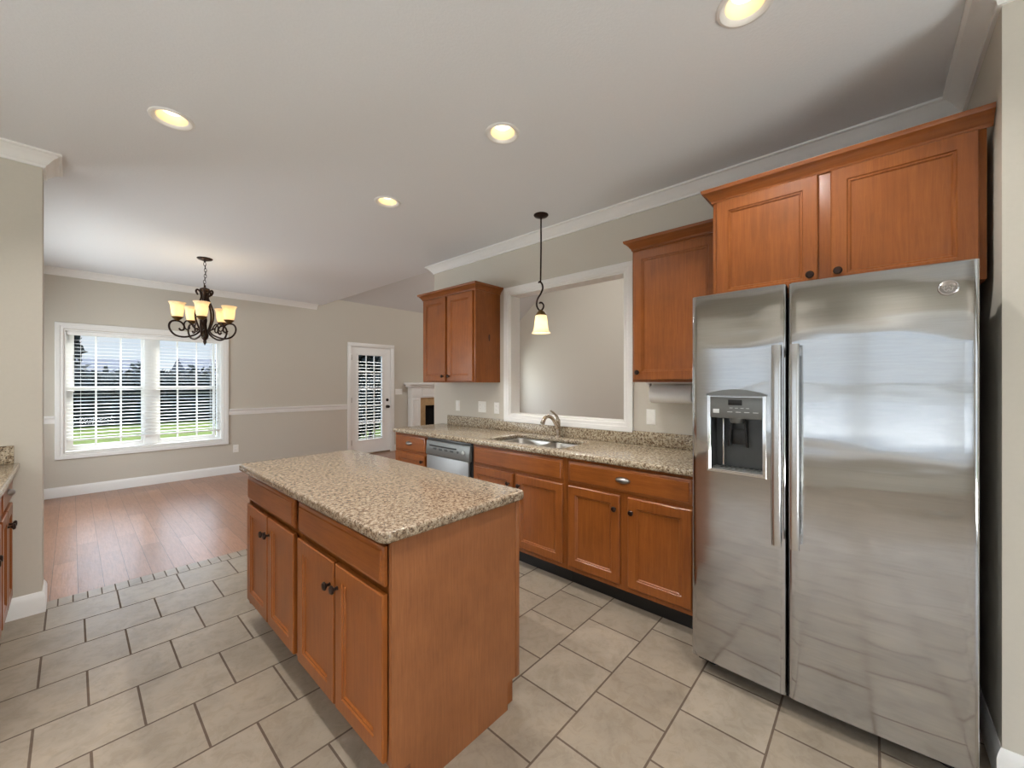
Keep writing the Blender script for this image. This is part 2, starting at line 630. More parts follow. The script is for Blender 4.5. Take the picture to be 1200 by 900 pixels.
def lathe(bm, prof, c, axis=(0, 0, 1), seg=24, cap=True):
    """prof = [(radius, height along axis)]"""
    ax = Vector(axis).normalized()
    up = Vector((0, 0, 1)) if abs(ax.z) < 0.9 else Vector((1, 0, 0))
    e1 = ax.cross(up).normalized()
    e2 = ax.cross(e1).normalized()
    c = Vector(c)
    rings = []
    for r, h in prof:
        r = max(r, 1e-4)
        rings.append([bm.verts.new(c + ax * h + (e1 * math.cos(2 * PI * k / seg) + e2 * math.sin(2 * PI * k / seg)) * r) for k in range(seg)])
    for a, b in zip(rings, rings[1:]):
        for k in range(seg):
            j = (k + 1) % seg
            bm.faces.new((a[k], a[j], b[j], b[k]))
    if cap:
        bm.faces.new(rings[0])
        bm.faces.new(rings[-1])
    return bm


def smooth_path(pts, n=6):
    """Catmull-Rom through the points"""
    P = [Vector(p) for p in pts]
    P = [2 * P[0] - P[1]] + P + [2 * P[-1] - P[-2]]
    out = []
    for i in range(1, len(P) - 2):
        for k in range(n):
            t = k / n
            a, b, c, d = P[i - 1], P[i], P[i + 1], P[i + 2]
            out.append(0.5 * ((2 * b) + (c - a) * t + (2 * a - 5 * b + 4 * c - d) * t * t + (3 * b - a - 3 * c + d) * t ** 3))
    out.append(P[-2])
    return out


def tube(bm, pts, rad, seg=10, closed=False):
    P = [Vector(p) for p in pts]
    n = len(P)
    rr = rad if isinstance(rad, (list, tuple)) else [rad] * n
    tang = []
    for i in range(n):
        a = P[i - 1] if i > 0 else (P[-1] if closed else P[0])
        b = P[i + 1] if i < n - 1 else (P[0] if closed else P[-1])
        tang.append((b - a).normalized())
    ref = Vector((0, 0, 1))
    if abs(tang[0].dot(ref)) > 0.9: ref = Vector((1, 0, 0))
    nrm = (ref - tang[0] * ref.dot(tang[0])).normalized()
    rings = []
    for i in range(n):
        nrm = (nrm - tang[i] * nrm.dot(tang[i]))
        nrm.normalize()
        bi = tang[i].cross(nrm)
        rings.append([bm.verts.new(P[i] + (nrm * math.cos(2 * PI * k / seg) + bi * math.sin(2 * PI * k / seg)) * rr[i]) for k in range(seg)])
    pairs = list(zip(rings, rings[1:]))
    if closed: pairs.append((rings[-1], rings[0]))
    for a, b in pairs:
        for k in range(seg):
            j = (k + 1) % seg
            bm.faces.new((a[k], a[j], b[j], b[k]))
    if not closed:
        bm.faces.new(rings[0])
        bm.faces.new(rings[-1])
    return bm


def sweep(bm, path, prof, z=0.0):
    """moulding swept along a plan polyline with mitred corners.
    prof = [(out, height)]; 'out' is to the left of the travel direction"""
    P = [Vector((p[0], p[1])) for p in path]
    n = len(P)
    rings = []
    for i in range(n):
        d0 = (P[i] - P[i - 1]).normalized() if i > 0 else None
        d1 = (P[i + 1] - P[i]).normalized() if i < n - 1 else None
        if d0 is None: d0 = d1
        if d1 is None: d1 = d0
        n0 = Vector((-d0.y, d0.x))
        n1 = Vector((-d1.y, d1.x))
        m = (n0 + n1).normalized()
        k = 1.0 / max(0.2, m.dot(n0))
        rings.append([bm.verts.new((P[i].x + m.x * k * o, P[i].y + m.y * k * o, z + h)) for o, h in prof])
    q = len(prof)
    for a, b in zip(rings, rings[1:]):
        for k in range(q):
            j = (k + 1) % q
            bm.faces.new((a[k], a[j], b[j], b[k]))
    bm.faces.new(rings[0])
    bm.faces.new(rings[-1])
    return bm


def rrect(x0, x1, y0, y1, r, seg=6):
    if not isinstance(r, (list, tuple)): r = [r] * 4
    out = []
    for (cx, cy, a0), q in zip(((x0, y0, 180), (x1, y0, 270), (x1, y1, 0), (x0, y1, 90)), r):
        if q <= 0:
            out.append((cx, cy))
            continue
        px = cx + q if cx == x0 else cx - q
        py = cy + q if cy == y0 else cy - q
        for k in range(seg + 1):
            a = R(a0 + 90 * k / seg)
            out.append((px + q * math.cos(a), py + q * math.sin(a)))
    return out


def circle(cx, cy, r, seg=32):
    return [(cx + r * math.cos(2 * PI * k / seg), cy + r * math.sin(2 * PI * k / seg)) for k in range(seg)]


def slab(loops, z0, z1, bevel=0.0):
    """flat slab with holes, returned as a bmesh (first loop is the outline)"""
    cu = bpy.data.curves.new('tmp', 'CURVE')
    cu.dimensions = '2D'
    cu.fill_mode = 'BOTH'
    cu.extrude = (z1 - z0) / 2 - bevel
    cu.bevel_depth = bevel
    cu.bevel_resolution = 3
    cu.offset = -bevel
    for lp in loops:
        s = cu.splines.new('POLY')
        s.points.add(len(lp) - 1)
        for p, q in zip(s.points, lp):
            p.co = (q[0], q[1], 0, 1)
        s.use_cyclic_u = True
    to = bpy.data.objects.new('tmp', cu)
    COL.objects.link(to)
    bpy.context.view_layer.update()
    me = bpy.data.meshes.new_from_object(to.evaluated_get(bpy.context.evaluated_depsgraph_get()))
    bm = BM()
    bm.from_mesh(me)
    bmesh.ops.translate(bm, verts=bm.verts, vec=(0, 0, (z0 + z1) / 2))
    bpy.data.objects.remove(to)
    bpy.data.curves.remove(cu)
    bpy.data.meshes.remove(me)
    return bm


def dup(root, loc, label=None):
    """copy of a thing with copies of its parts and sub-parts"""
    r = root.copy()
    COL.objects.link(r)
    r.location = loc
    if label: r['label'] = label
    for ch in list(root.children):
        c = ch.copy()
        COL.objects.link(c)
        c.parent = r
        for g in ch.children:
            d = g.copy()
            COL.objects.link(d)
            d.parent = c
    return r


def wall_holes(F, u0, u1, v0, v1, t, holes):
    """wall panel with rectangular openings, thickness t behind the face"""
    bm = BM()
    us = sorted({u0, u1, *[h[0] for h in holes], *[h[1] for h in holes]})
    vs = sorted({v0, v1, *[h[2] for h in holes], *[h[3] for h in holes]})
    def solid(i, j):
        if i < 0 or j < 0 or i >= len(us) - 1 or j >= len(vs) - 1: return False
        cu, cv = (us[i] + us[i + 1]) / 2, (vs[j] + vs[j + 1]) / 2
        return not any(h[0] < cu < h[1] and h[2] < cv < h[3] for h in holes)
    def quad(a): bm.faces.new([bm.verts.new(F(*p)) for p in a])
    for i in range(len(us) - 1):
        for j in range(len(vs) - 1):
            if not solid(i, j): continue
            a, b, c, d = us[i], us[i + 1], vs[j], vs[j + 1]
            quad([(a, c, 0), (b, c, 0), (b, d, 0), (a, d, 0)])
            quad([(a, c, -t), (b, c, -t), (b, d, -t), (a, d, -t)])
            if not solid(i - 1, j): quad([(a, c, 0), (a, d, 0), (a, d, -t), (a, c, -t)])
            if not solid(i + 1, j): quad([(b, c, 0), (b, d, 0), (b, d, -t), (b, c, -t)])
            if not solid(i, j - 1): quad([(a, c, 0), (b, c, 0), (b, c, -t), (a, c, -t)])
            if not solid(i, j + 1): quad([(a, d, 0), (b, d, 0), (b, d, -t), (a, d, -t)])
    return bm


# ================================================================== ROOM SHELL
OP = (1.43, 2.655, 1.07, 2.255)                # pass-through opening (y0,y1,z0,z1)
WIN = (-0.07, 1.525, 0.53, 2.04)               # dining window opening (x0,x1,z0,z1)
DOOR = (3.52, 4.362, 0.0, 2.085)               # patio door opening
LWIN = (6.75, 7.85, 0.6, 2.1)                  # hidden living-room window, added to bring in fill light
SWIN = (-2.9, 2.6, 0.5, 2.04)                 # side window (y0,y1,z0,z1)
VWIN = (4.6, 6.6, 0.5, 2.04)                   # unseen dining side window, added for fill light (y0,y1,z0,z1)
BDOOR = (-1.0, 1.2, 0.05, 2.1)                 # unseen rear glazed door, added for fill light (x0,x1,z0,z1)

struct('floor', slab([[(WESTX - 0.2, BACKY - 0.2), (WX + 0.15, BACKY - 0.2), (WX + 0.15, TRANS - 0.122), (WESTX - 0.2, TRANS - 0.122)]], -0.06, 0.0), 'tile', label='beige ceramic kitchen floor tiles in running bond')
struct('trim_1', box(BM(), WESTX - 0.2, WX + 0.15, TRANS - 0.122, TRANS, -0.06, 0.0), 'mosaic', label='row of small border tiles between kitchen tile and wood floor')
b = BM()
box(b, DINX - 0.2, X2 + 0.2, TRANS, FAR + 0.2, -0.06, 0.0)
box(b, WX + 0.15, X2 + 0.2, LVY0 - 0.2, TRANS, -0.06, 0.0)
struct('floor_wood', b, 'planks', label='brown hand-scraped wood plank floor of dining and living room')

struct('wall_far', wall_holes(face_ny(FAR), DINX - 0.15, X2 + 0.15, 0, 3.3, 0.16, [WIN, DOOR, LWIN]), 'wall')
struct('wall_sink', wall_holes(face_nx(WX), ALC, WEND, 0, CEIL + 0.05, 0.13, [OP]), 'wall')
struct('wall_left', box(BM(), WESTX, LEND, LY, LY + 0.2, 0, CEIL), 'wall')
struct('wall_right', box(BM(), RX, WX + 0.13, BACKY - 0.15, ALC, 0, CEIL), 'wall')
struct('wall_side', wall_holes(face_px(WESTX), BACKY - 0.15, LY + 0.2, 0, CEIL, 0.15, [SWIN]), 'wall')
struct('wall_back', wall_holes(face_py(BACKY), WESTX, RX, 0, CEIL, 0.15, [BDOOR]), 'wall')
struct('wall_dining', wall_holes(face_px(DINX), LY + 0.2, FAR, 0, CEIL, 0.15, [VWIN]), 'wall')
rz = VZ + VS * (FAR - VR)
struct('wall_gable', prism(BM(), [(LVY0, 0), (FAR, 0), (FAR, VZ), (VR, rz), (LVY0, VZ)], 'x', X2, X2 + 0.15), 'wall')
struct('wall_living', box(BM(), WX + 0.13, X2, LVY0 - 0.15, LVY0, 0, 3.0), 'wall')
# upper gable over the opening between dining and living room
struct('wall_header', prism(BM(), [(LVY0, CEIL + 0.05), (FAR, CEIL + 0.05), (FAR, VZ), (VR, rz), (LVY0, VZ)], 'x', WX - 0.08, WX + 0.07), 'wall')
b = BM()
for y0, y1, z0, z1 in ((FAR + 0.1, VR, VZ - VS * 0.1, rz), (LVY0 - 0.1, VR, VZ - VS * 0.1, rz)):
    hexa(b, [(WX - 0.1, y0, z0), (X2 + 0.1, y0, z0), (X2 + 0.1, y1, z1), (WX - 0.1, y1, z1),
             (WX - 0.1, y0, z0 + 0.1), (X2 + 0.1, y0, z0 + 0.1), (X2 + 0.1, y1, z1 + 0.1), (WX - 0.1, y1, z1 + 0.1)])
struct('ceiling_vault', b, 'vault', label='sloped vaulted ceiling of the living room')

CANS = [(0.35, 2.72), (1.60, 1.52), (1.615, 2.745), (1.652, 0.345)]
CANS_UNSEEN = [(0.35, 1.52), (0.35, 0.345), (-1.2, 0.345), (-1.2, -1.6), (0.6, -1.2), (-2.0, 2.5), (-2.0, 1.0), (-2.0, -0.6), (-2.0, -2.4)]  # unseen: the grid carried on, the rest added to brighten the room
struct('ceiling', slab([[(WESTX - 0.15, BACKY - 0.15), (WX + 0.07, BACKY - 0.15), (WX + 0.07, FAR + 0.05), (WESTX - 0.15, FAR + 0.05)]]
                       + [circle(x, y, 0.082) for x, y in CANS + CANS_UNSEEN], CEIL, CEIL + 0.05), 'ceiling')

# crown moulding (travel keeps the room on the left)
CROWN = [(0, -0.084), (0.012, -0.084), (0.014, -0.070), (0.022, -0.064), (0.030, -0.054), (0.040, -0.040), (0.052, -0.028),
         (0.062, -0.022), (0.066, -0.016), (0.074, -0.014), (0.080, -0.010), (0.080, 0.0), (0, 0.0)]
crown_paths = [
    ([(RX, BACKY), (RX, ALC), (WX, ALC), (WX, WEND), (WX + 0.13, WEND)], 'white crown moulding along the sink wall'),
    ([(WX, FAR), (DINX, FAR), (DINX, LY + 0.2), (LEND, LY + 0.2), (LEND, LY), (WESTX, LY), (WESTX, BACKY), (RX, BACKY)],
     'white crown moulding around the dining room and left wall'),
]
BASE = [(0, 0), (0.014, 0), (0.014, 0.09), (0.011, 0.105), (0.006, 0.118), (0.003, 0.125), (0, 0.125)]
for i, (p, lb) in enumerate(crown_paths):
    struct('trim_%d' % (i + 2), sweep(BM(), p, CROWN, CEIL), 'trim', label=lb)
base_paths = [
    ('baseboard_far', [(DOOR[0] - 0.075, FAR), (DINX, FAR), (DINX, LY + 0.2), (LEND, LY + 0.2), (LEND, LY), (-0.30, LY)]),
    ('baseboard_door', [(4.62, FAR), (DOOR[1] + 0.075, FAR)]),
    ('baseboard_right', [(RX, BACKY), (RX, ALC), (2.86, ALC)]),
    ('baseboard_sink', [(WX, 3.70), (WX, WEND), (WX + 0.13, WEND), (WX + 0.13, LVY0)]),
    ('baseboard_living', [(WX + 0.13, LVY0), (X2, LVY0), (X2, FAR), (6.6, FAR)]),
]
for nm, p in base_paths:
    struct(nm, sweep(BM(), p, BASE, 0.0), 'trim')
RAIL = [(0, 0.0), (0.010, 0.0), (0.012, 0.02), (0.016, 0.03), (0.016, 0.055), (0.026, 0.066), (0.030, 0.078), (0.030, 0.092), (0, 0.092)]
b = BM()
sweep(b, [(DOOR[0] - 0.075, FAR), (WIN[1] + 0.075, FAR)], RAIL, 0.895)
sweep(b, [(WIN[0] - 0.073, FAR), (DINX, FAR), (DINX, LY + 0.2)], RAIL, 0.895)
struct('trim_4', b, 'trim', label='white chair rail along the dining wall')
# pass-through: casing on the kitchen face, jamb lining, casing behind
b = BM()
frame(b, face_nx(WX), OP[0] - 0.068, OP[1] + 0.068, OP[2] - 0.068, OP[3] + 0.068, 0.07, 0.02)
frame(b, face_px(WX + 0.13), OP[0] - 0.068, OP[1] + 0.068, OP[2] - 0.068, OP[3] + 0.068, 0.07, 0.02)
Fq = face_px(WX - 0.004)
frame(b, Fq, OP[0], OP[1], OP[2], OP[3], 0.014, 0.138, steps=[(0, 0), (0, 0.138), (0.014, 0.138), (0.014, 0)])
struct('trim_5', b, 'trim', label='white casing and jambs of the pass-through over the sink')


# ------------------------------------------------------------------ windows
def double_window(name, F, o, t, units, kind='casing'):
    """opening o=(u0,u1,v0,v1); n points into the room"""
    u0, u1, v0, v1 = o
    c = F((u0 + u1) / 2, v0, 0)
    w = thing(name, None, None, c, kind='structure')
    b = BM()
    frame(b, F, u0 - 0.073, u1 + 0.073, v0 - 0.077, v1 + 0.08, 0.073, 0.02)
    obj('window_casing', b, 'trim', w)
    b = BM()
    frame(b, F, u0, u1, v0, v1, 0.018, 0.0, steps=[(0, -t), (0, 0.004), (0.016, 0.004), (0.016, -0.09), (0.05, -0.09), (0.05, -t)])
    for k in range(1, units):
        um = u0 + (u1 - u0) * k / units
        fbox(b, F, um - 0.068, um + 0.068, v0 + 0.02, v1 - 0.02, -t, -0.075, 0.003)
    obj('window_frame', b, 'vinyl', w)
    vm = v0 + (v1 - v0) * 0.52
    edges = [u0 + 0.045] + sum([[u0 + (u1 - u0) * k / units - 0.066, u0 + (u1 - u0) * k / units + 0.066] for k in range(1, units)], []) + [u1 - 0.07]
    for k in range(units):
        a, c_ = edges[2 * k], edges[2 * k + 1]
        for up in (0, 1):
            lo, hi = (vm - 0.025, v1 - 0.015) if up else (v0 + 0.045, vm + 0.025)
            n0 = -0.135 if up else -0.105
            b = BM()
            frame(b, F, a, c_, lo, hi, 0.03, 0.0, steps=[(0, n0 - 0.03), (0, n0), (0.027, n0), (0.032, n0 - 0.006), (0.032, n0 - 0.03)])
            for q in (1, 2):
                um = a + (c_ - a) * q / 3
                fbox(b, F, um - 0.009, um + 0.009, lo + 0.03, hi - 0.03, n0 - 0.02, n0 - 0.004, 0.002)
            s = obj('sash', b, 'vinyl', w)
            b = BM()
            fbox(b, F, a + 0.028, c_ - 0.028, lo + 0.028, hi - 0.028, n0 - 0.016, n0 - 0.012)
            obj('pane', b, 'glass', s)
    return w


double_window('window_1', face_ny(FAR), WIN, 0.16, 2)
double_window('window_2', face_px(WESTX), SWIN, 0.15, 4)
double_window('added_window_4', face_px(DINX), VWIN, 0.15, 2)  # unseen window added so fill light reaches the dining area
double_window('added_window_3', face_ny(FAR), LWIN, 0.16, 1)  # hidden window added so fill light reaches the living room


def blind(name, label, F, u0, u1, v0, v1, nmid, pitch, depth, tilt, cat='blind'):
    r = thing(name, label, cat, F((u0 + u1) / 2, v0, nmid))
    b = BM()
    fbox(b, F, u0, u1, v1 - 0.045, v1, nmid - 0.028, nmid + 0.028, 0.003)
    obj('head_rail', b, 'slat', r)
    b = BM()
    ca, sa = math.cos(tilt) * depth / 2, math.sin(tilt) * depth / 2
    n = int((v1 - 0.06 - v0 - 0.03) / pitch)
    for k in range(n):
        v = v0 + 0.045 + k * pitch
        vs = [F(u0, v - sa, nmid + ca), F(u1, v - sa, nmid + ca), F(u1, v + sa, nmid - ca), F(u0, v + sa, nmid - ca)]
        up = Vector((0, 0, 0.0028))
        hexa(b, vs + [p + up for p in vs])
    obj('slats', b, 'slat', r)
    b = BM()
    fbox(b, F, u0, u1, v0, v0 + 0.018, nmid - 0.026, nmid + 0.026, 0.003)
    obj('bottom_rail', b, 'slat', r)
    m = max(2, int((u1 - u0) / 0.4))
    b = BM()
    for k in range(m):
        u = u0 + 0.12 + (u1 - u0 - 0.24) * k / (m - 1)
        for q in (-0.024, 0.024):
            fbox(b, F, u - 0.0012, u + 0.0012, v0, v1 - 0.02, nmid + q - 0.0008, nmid + q + 0.0008)
    obj('ladder_cords', b, 'slat', r)
    b = BM()
    tube(b, [F(u0 + 0.06, v1 - 0.05, nmid + 0.035), F(u0 + 0.062, v1 - 0.75, nmid + 0.036)], 0.004, 8)
    obj('tilt_wand', b, 'slat', r)
    return r


blind('window_blind', 'white horizontal slat blind hanging in the dining room window', face_ny(FAR), WIN[0] + 0.02, WIN[1] - 0.02,
      0.668, 2.022, -0.045, 0.0445, 0.048, R(5))
blind('window_blind', 'white horizontal slat blind in the side window facing the refrigerator', face_px(WESTX), SWIN[0] + 0.02, SWIN[1] - 0.02,
      0.56, 2.022, -0.045, 0.0445, 0.048, R(-20))

# rear glazed door behind the camera, added as an opening for fill light
Fb = face_py(BACKY)
d = thing('added_door_2', None, None, (0.1, BACKY, 0), kind='structure')
b = BM()
frame(b, Fb, BDOOR[0] - 0.07, BDOOR[1] + 0.07, BDOOR[2] - 0.05, BDOOR[3] + 0.07, 0.07, 0.02)
frame(b, Fb, BDOOR[0], BDOOR[1], BDOOR[2], BDOOR[3], 0.07, 0.0, steps=[(0, -0.12), (0, 0.0), (0.06, 0.0), (0.06, -0.12)])
fbox(b, Fb, 0.05, 0.15, BDOOR[2] + 0.05, BDOOR[3] - 0.05, -0.1, -0.04)
obj('door_frame', b, 'vinyl', d)
b = BM()
fbox(b, Fb, BDOOR[0] + 0.05, BDOOR[1] - 0.05, BDOOR[2] + 0.05, BDOOR[3] - 0.05, -0.075, -0.07)
obj('pane', b, 'glass', d)

# ------------------------------------------------------------------ patio door in the far wall
F = face_ny(FAR)
d = thing('door_1', None, None, (3.94, FAR, 0), kind='structure')
b = BM()
u0, u1, vt = DOOR[0], DOOR[1], DOOR[3]
for a, c_, lo, hi in ((u0 - 0.07, u0 + 0.004, 0.0, vt), (u1 - 0.004, u1 + 0.07, 0.0, vt), (u0 - 0.07, u1 + 0.07, vt - 0.004, vt + 0.068)):
    fbox(b, F, a, c_, lo, hi, 0.0, 0.02, 0.004)
for a, c_, lo, hi in ((u0, u0 + 0.012, 0.0, vt), (u1 - 0.012, u1, 0.0, vt), (u0, u1, vt - 0.012, vt)):
    fbox(b, F, a, c_, lo, hi, -0.15, 0.0)
obj('door_casing', b, 'trim', d)
b = BM()
fbox(b, F, u0 + 0.012, u1 - 0.012, 0.0, 0.025, -0.15, -0.0, 0.003)
obj('threshold', b, 'nickel', d)
gx0, gx1, gz0, gz1 = 3.672, 4.172, 0.29, 1.925
b = wall_holes(face_ny(FAR + 0.012), u0 + 0.014, u1 - 0.014, 0.028, vt - 0.014, 0.042, [(gx0, gx1, gz0, gz1)])
frame(b, face_ny(FAR + 0.012), gx0 - 0.03, gx1 + 0.03, gz0 - 0.03, gz1 + 0.03, 0.034, 0.008, 0.003)
slabm = obj('door_leaf', b, 'vinyl', d)
b = BM()
Fd = face_ny(FAR + 0.02)
for k in (1, 2):
    x = gx0 + (gx1 - gx0) * k / 3
    fbox(b, Fd, x - 0.008, x + 0.008, gz0, gz1, -0.012, 0.006, 0.002)
for k in range(1, 5):
    z = gz0 + (gz1 - gz0) * k / 5
    fbox(b, Fd, gx0, gx1, z - 0.009, z + 0.009, -0.012, 0.006, 0.002)
obj('muntins', b, 'vinyl', slabm)
b = BM()
fbox(b, Fd, gx0 - 0.01, gx1 + 0.01, gz0 - 0.01, gz1 + 0.01, -0.022, -0.018)
obj('pane', b, 'glass', slabm)
b = BM()
pitch = 0.060
for k in range(int((gz1 - gz0 - 0.08) / pitch)):
    v = gz0 + 0.06 + k * pitch
    hexa(b, [Fd(gx0, v - 0.001, -0.006), Fd(gx1, v - 0.001, -0.006), Fd(gx1, v + 0.003, -0.017), Fd(gx0, v + 0.003, -0.017),
             Fd(gx0, v + 0.001, -0.006), Fd(gx1, v + 0.001, -0.006), Fd(gx1, v + 0.005, -0.017), Fd(gx0, v + 0.005, -0.017)])
fbox(b, Fd, gx0, gx1, gz0 + 0.012, gz0 + 0.03, -0.017, -0.006)
obj('blind_slats', b, 'slat_grey', slabm)
for z in (0.25, 1.06, 1.87):
    b = BM()
    fbox(b, F, u0 + 0.002, u0 + 0.02, z - 0.05, z + 0.05, -0.012, 0.006, 0.002)
    obj('hinge', b, 'pewter', d)
b = BM()
lathe(b, [(0.032, 0), (0.03, 0.012), (0.012, 0.016), (0.012, 0.04), (0.026, 0.048), (0.029, 0.06), (0.022, 0.072), (0.0, 0.075)], (4.285, FAR + 0.012, 0.91), (0, -1, 0))
obj('door_knob', b, 'bronze', d)
b = BM()
lathe(b, [(0.030, 0), (0.028, 0.014), (0.014, 0.017), (0.012, 0.024), (0, 0.025)], (4.285, FAR + 0.012, 1.045), (0, -1, 0))
fbox(b, face_ny(FAR - 0.01), 4.279, 4.291, 1.027, 1.063, 0, 0.012, 0.002)
obj('deadbolt', b, 'bronze', d)

# ================================================================== CABINETS
DT = 0.02     # door thickness
KNOB = [(0.009, 0), (0.0055, 0.004), (0.0055, 0.013), (0.011, 0.017), (0.0165, 0.021), (0.0165, 0.025), (0.012, 0.0295), (0.0, 0.031)]


def door(F, u0, u1, v0, v1, parent, knob=None, st=0.055, mat='wood', off=0.0):
    if off:
        G = F
        F = lambda u, v, n: G(u, v, n + off)
    b = BM()
    loft_rect(b, F, u0, u1, v0, v1, [(0, 0.001), (0, DT - 0.004), (0.004, DT), (st, DT), (st + 0.004, DT - 0.005),
                                     (st + 0.010, DT - 0.005), (st + 0.015, DT - 0.0105)])
    d_ = obj('door', b, mat, parent)
    if knob:
        b = BM()
        p0, p1 = F(knob[0], knob[1], DT - 0.001), F(knob[0], knob[1], DT + 1)
        lathe(b, KNOB, p0, p1 - p0, 16)
        obj('knob', b, 'bronze', d_)
    return d_


def drawer(F, u0, u1, v0, v1, parent, pull=None, mat='wood_h', off=0.0):
    if off:
        G = F
        F = lambda u, v, n: G(u, v, n + off)
    b = BM()
    loft_rect(b, F, u0, u1, v0, v1, [(0, 0.001), (0, DT - 0.009), (0.003, DT - 0.006), (0.014, DT - 0.004), (0.017, DT), (0.02, DT)])
    d_ = obj('drawer_front', b, mat, parent)
    if pull:
        b = BM()
        if pull[2] == 'cup':
            a_, h_, c_ = 0.048, 0.020, 0.026
            rows = []
            for i in range(13):
                th = PI * i / 12
                rows.append([b.verts.new(F(pull[0] + a_ * math.cos(th), pull[1] + h_ * math.sin(th) * math.cos(ph) , DT + c_ * math.sin(th) * math.sin(ph)))
                             for ph in [R(150) * k / 8 for k in range(9)]])
            for r0, r1 in zip(rows, rows[1:]):
                for k in range(8):
                    b.faces.new((r0[k], r0[k + 1], r1[k + 1], r1[k]))
            obj('cup_pull', b, 'pewter', d_)
        else:
            p0, p1 = F(pull[0], pull[1], DT - 0.001), F(pull[0], pull[1], DT + 1)
            lathe(b, KNOB, p0, p1 - p0, 16)
            obj('knob', b, 'bronze', d_)
    return d_


def base_cabinet(label, F, u0, u1, depth, doors, drawers, group=None, top=0.876, toe='black', name='base_cabinet', inner=None, off=0.0):
    r = thing(name, label, 'cabinet', F((u0 + u1) / 2, 0, -depth / 2), group)
    e = 0.0008
    b = BM()
    fbox(b, F, u0 + e, u1 - e, 0.115, inner or top - 0.001, -depth, -0.019)
    obj('carcass', b, 'wood', r)
    b = BM()
    fbox(b, F, u0 + e, u1 - e, 0.115, top - 0.001, -0.019, 0.0)
    obj('face_frame', b, 'wood', r)
    b = BM()
    fbox(b, F, u0 + e, u1 - e, 0.0, 0.115, -depth, -0.075)
    obj('toe_kick', b, toe, r)
    for a in doors: door(F, *a[:4], r, a[4] if len(a) > 4 else None, off=off)
    for a in drawers: drawer(F, *a[:4], r, a[4] if len(a) > 4 else None, off=off)
    return r


# island -------------------------------------------------------------
FI = face_nx(0.701)
near = base_cabinet('cherry wood island cabinet with a plain side panel, the one nearest the refrigerator', FI, 1.161, 1.905, 0.584,
             [(1.166, 1.510, 0.155, 0.697, (1.488, 0.612)), (1.524, 1.885, 0.155, 0.697, (1.552, 0.605))],
             [(1.166, 1.885, 0.722, 0.852)], toe='wood', off=0.014)
b = BM()
prism(b, [(0.687, 0.876), (0.687, 0.114), (0.757, 0.114), (0.757, 0.0), (1.234, 0.0), (1.234, 0.114), (1.303, 0.114), (1.303, 0.876)],
      'y', 1.1425, 1.1600)
obj('end_panel', b, 'panelwood', near, label='lighter wood end panel')
b = BM()
box(b, 1.283, 1.305, 1.139, 1.1425, 0.114, 0.876, 0.001)
obj('corner_strip', b, 'panelwood', near)
far = base_cabinet('cherry wood island cabinet nearest the dining room floor', FI, 1.906, 2.650, 0.584,
             [(1.938, 2.283, 0.155, 0.697, (2.262, 0.612)), (2.297, 2.640, 0.155, 0.697, (2.325, 0.605))],
             [(1.938, 2.640, 0.722, 0.852)], toe='wood', off=0.014)
b = BM()
prism(b, [(0.687, 0.876), (0.687, 0.114), (0.757, 0.114), (0.757, 0.0), (1.234, 0.0), (1.234, 0.114), (1.303, 0.114), (1.303, 0.876)],
      'y', 2.6505, 2.668)
obj('end_panel', b, 'panelwood', far)
ct = obj('countertop', slab([rrect(0.642, 1.330, 1.117, 2.722, 0.035)], 0.8765, 0.9145, 0.010), 'granite_i')
tag(ct, 'speckled tan granite countertop on the kitchen island', 'countertop')

# sink run -----------------------------------------------------------
FS = face_nx(2.262)
SD = WX - 2.262 - 0.001
base_cabinet('cherry wood base cabinet left of the dishwasher, with one drawer over a door', FS, 3.127, 3.682, SD,
             [(3.150, 3.660, 0.150, 0.686, (3.185, 0.63))], [(3.150, 3.660, 0.710, 0.858, (3.405, 0.785, 'cup'))])
base_cabinet('cherry wood base cabinet under the sink, beside the dishwasher', FS, 1.545, 2.484, SD,
             [(1.570, 1.995, 0.150, 0.692, (1.958, 0.615)), (2.030, 2.462, 0.150, 0.692, (2.066, 0.615))],
             [(1.570, 2.462, 0.715, 0.856)], inner=0.69)
base_cabinet('cherry wood base cabinet beside the refrigerator, with a wide drawer and metal cup pull', FS, 0.700, 1.544, SD,
             [(1.147, 1.522, 0.150, 0.692, (1.176, 0.608)), (0.724, 1.094, 0.150, 0.692, (1.066, 0.608))],
             [(0.724, 1.522, 0.715, 0.856, (1.123, 0.79, 'cup'))])
SNK = (2.345, 2.765, 1.655, 2.405)
b = slab([rrect(2.232, WX - 0.001, 0.690, 3.712, [0.0, 0.0, 0.0, 0.02]), rrect(SNK[0], SNK[1], SNK[2], SNK[3], 0.05)[::-1]], 0.8765, 0.9145, 0.010)
ct = obj('countertop', b, 'granite')
tag(ct, 'long beige granite countertop with backsplash around the sink', 'countertop')
b = BM()
ya, yb = OP[0] - 0.0685, OP[1] + 0.0685
prism(b, [(0.690, 0.915), (3.600, 0.915), (3.600, 1.018), (yb, 1.018), (yb, 1.0005), (ya, 1.0005), (ya, 1.018), (0.690, 1.018)], 'x', WX - 0.026, WX - 0.0005, 0.002)
tag(obj('backsplash', b, 'granite'), 'speckled granite backsplash strip along the wall behind the sink', 'backsplash')

# sink ---------------------------------------------------------------
s = thing('kitchen_sink', 'stainless steel double bowl sink set in the granite counter', 'sink', ((SNK[0] + SNK[1]) / 2, (SNK[2] + SNK[3]) / 2, 0.70))


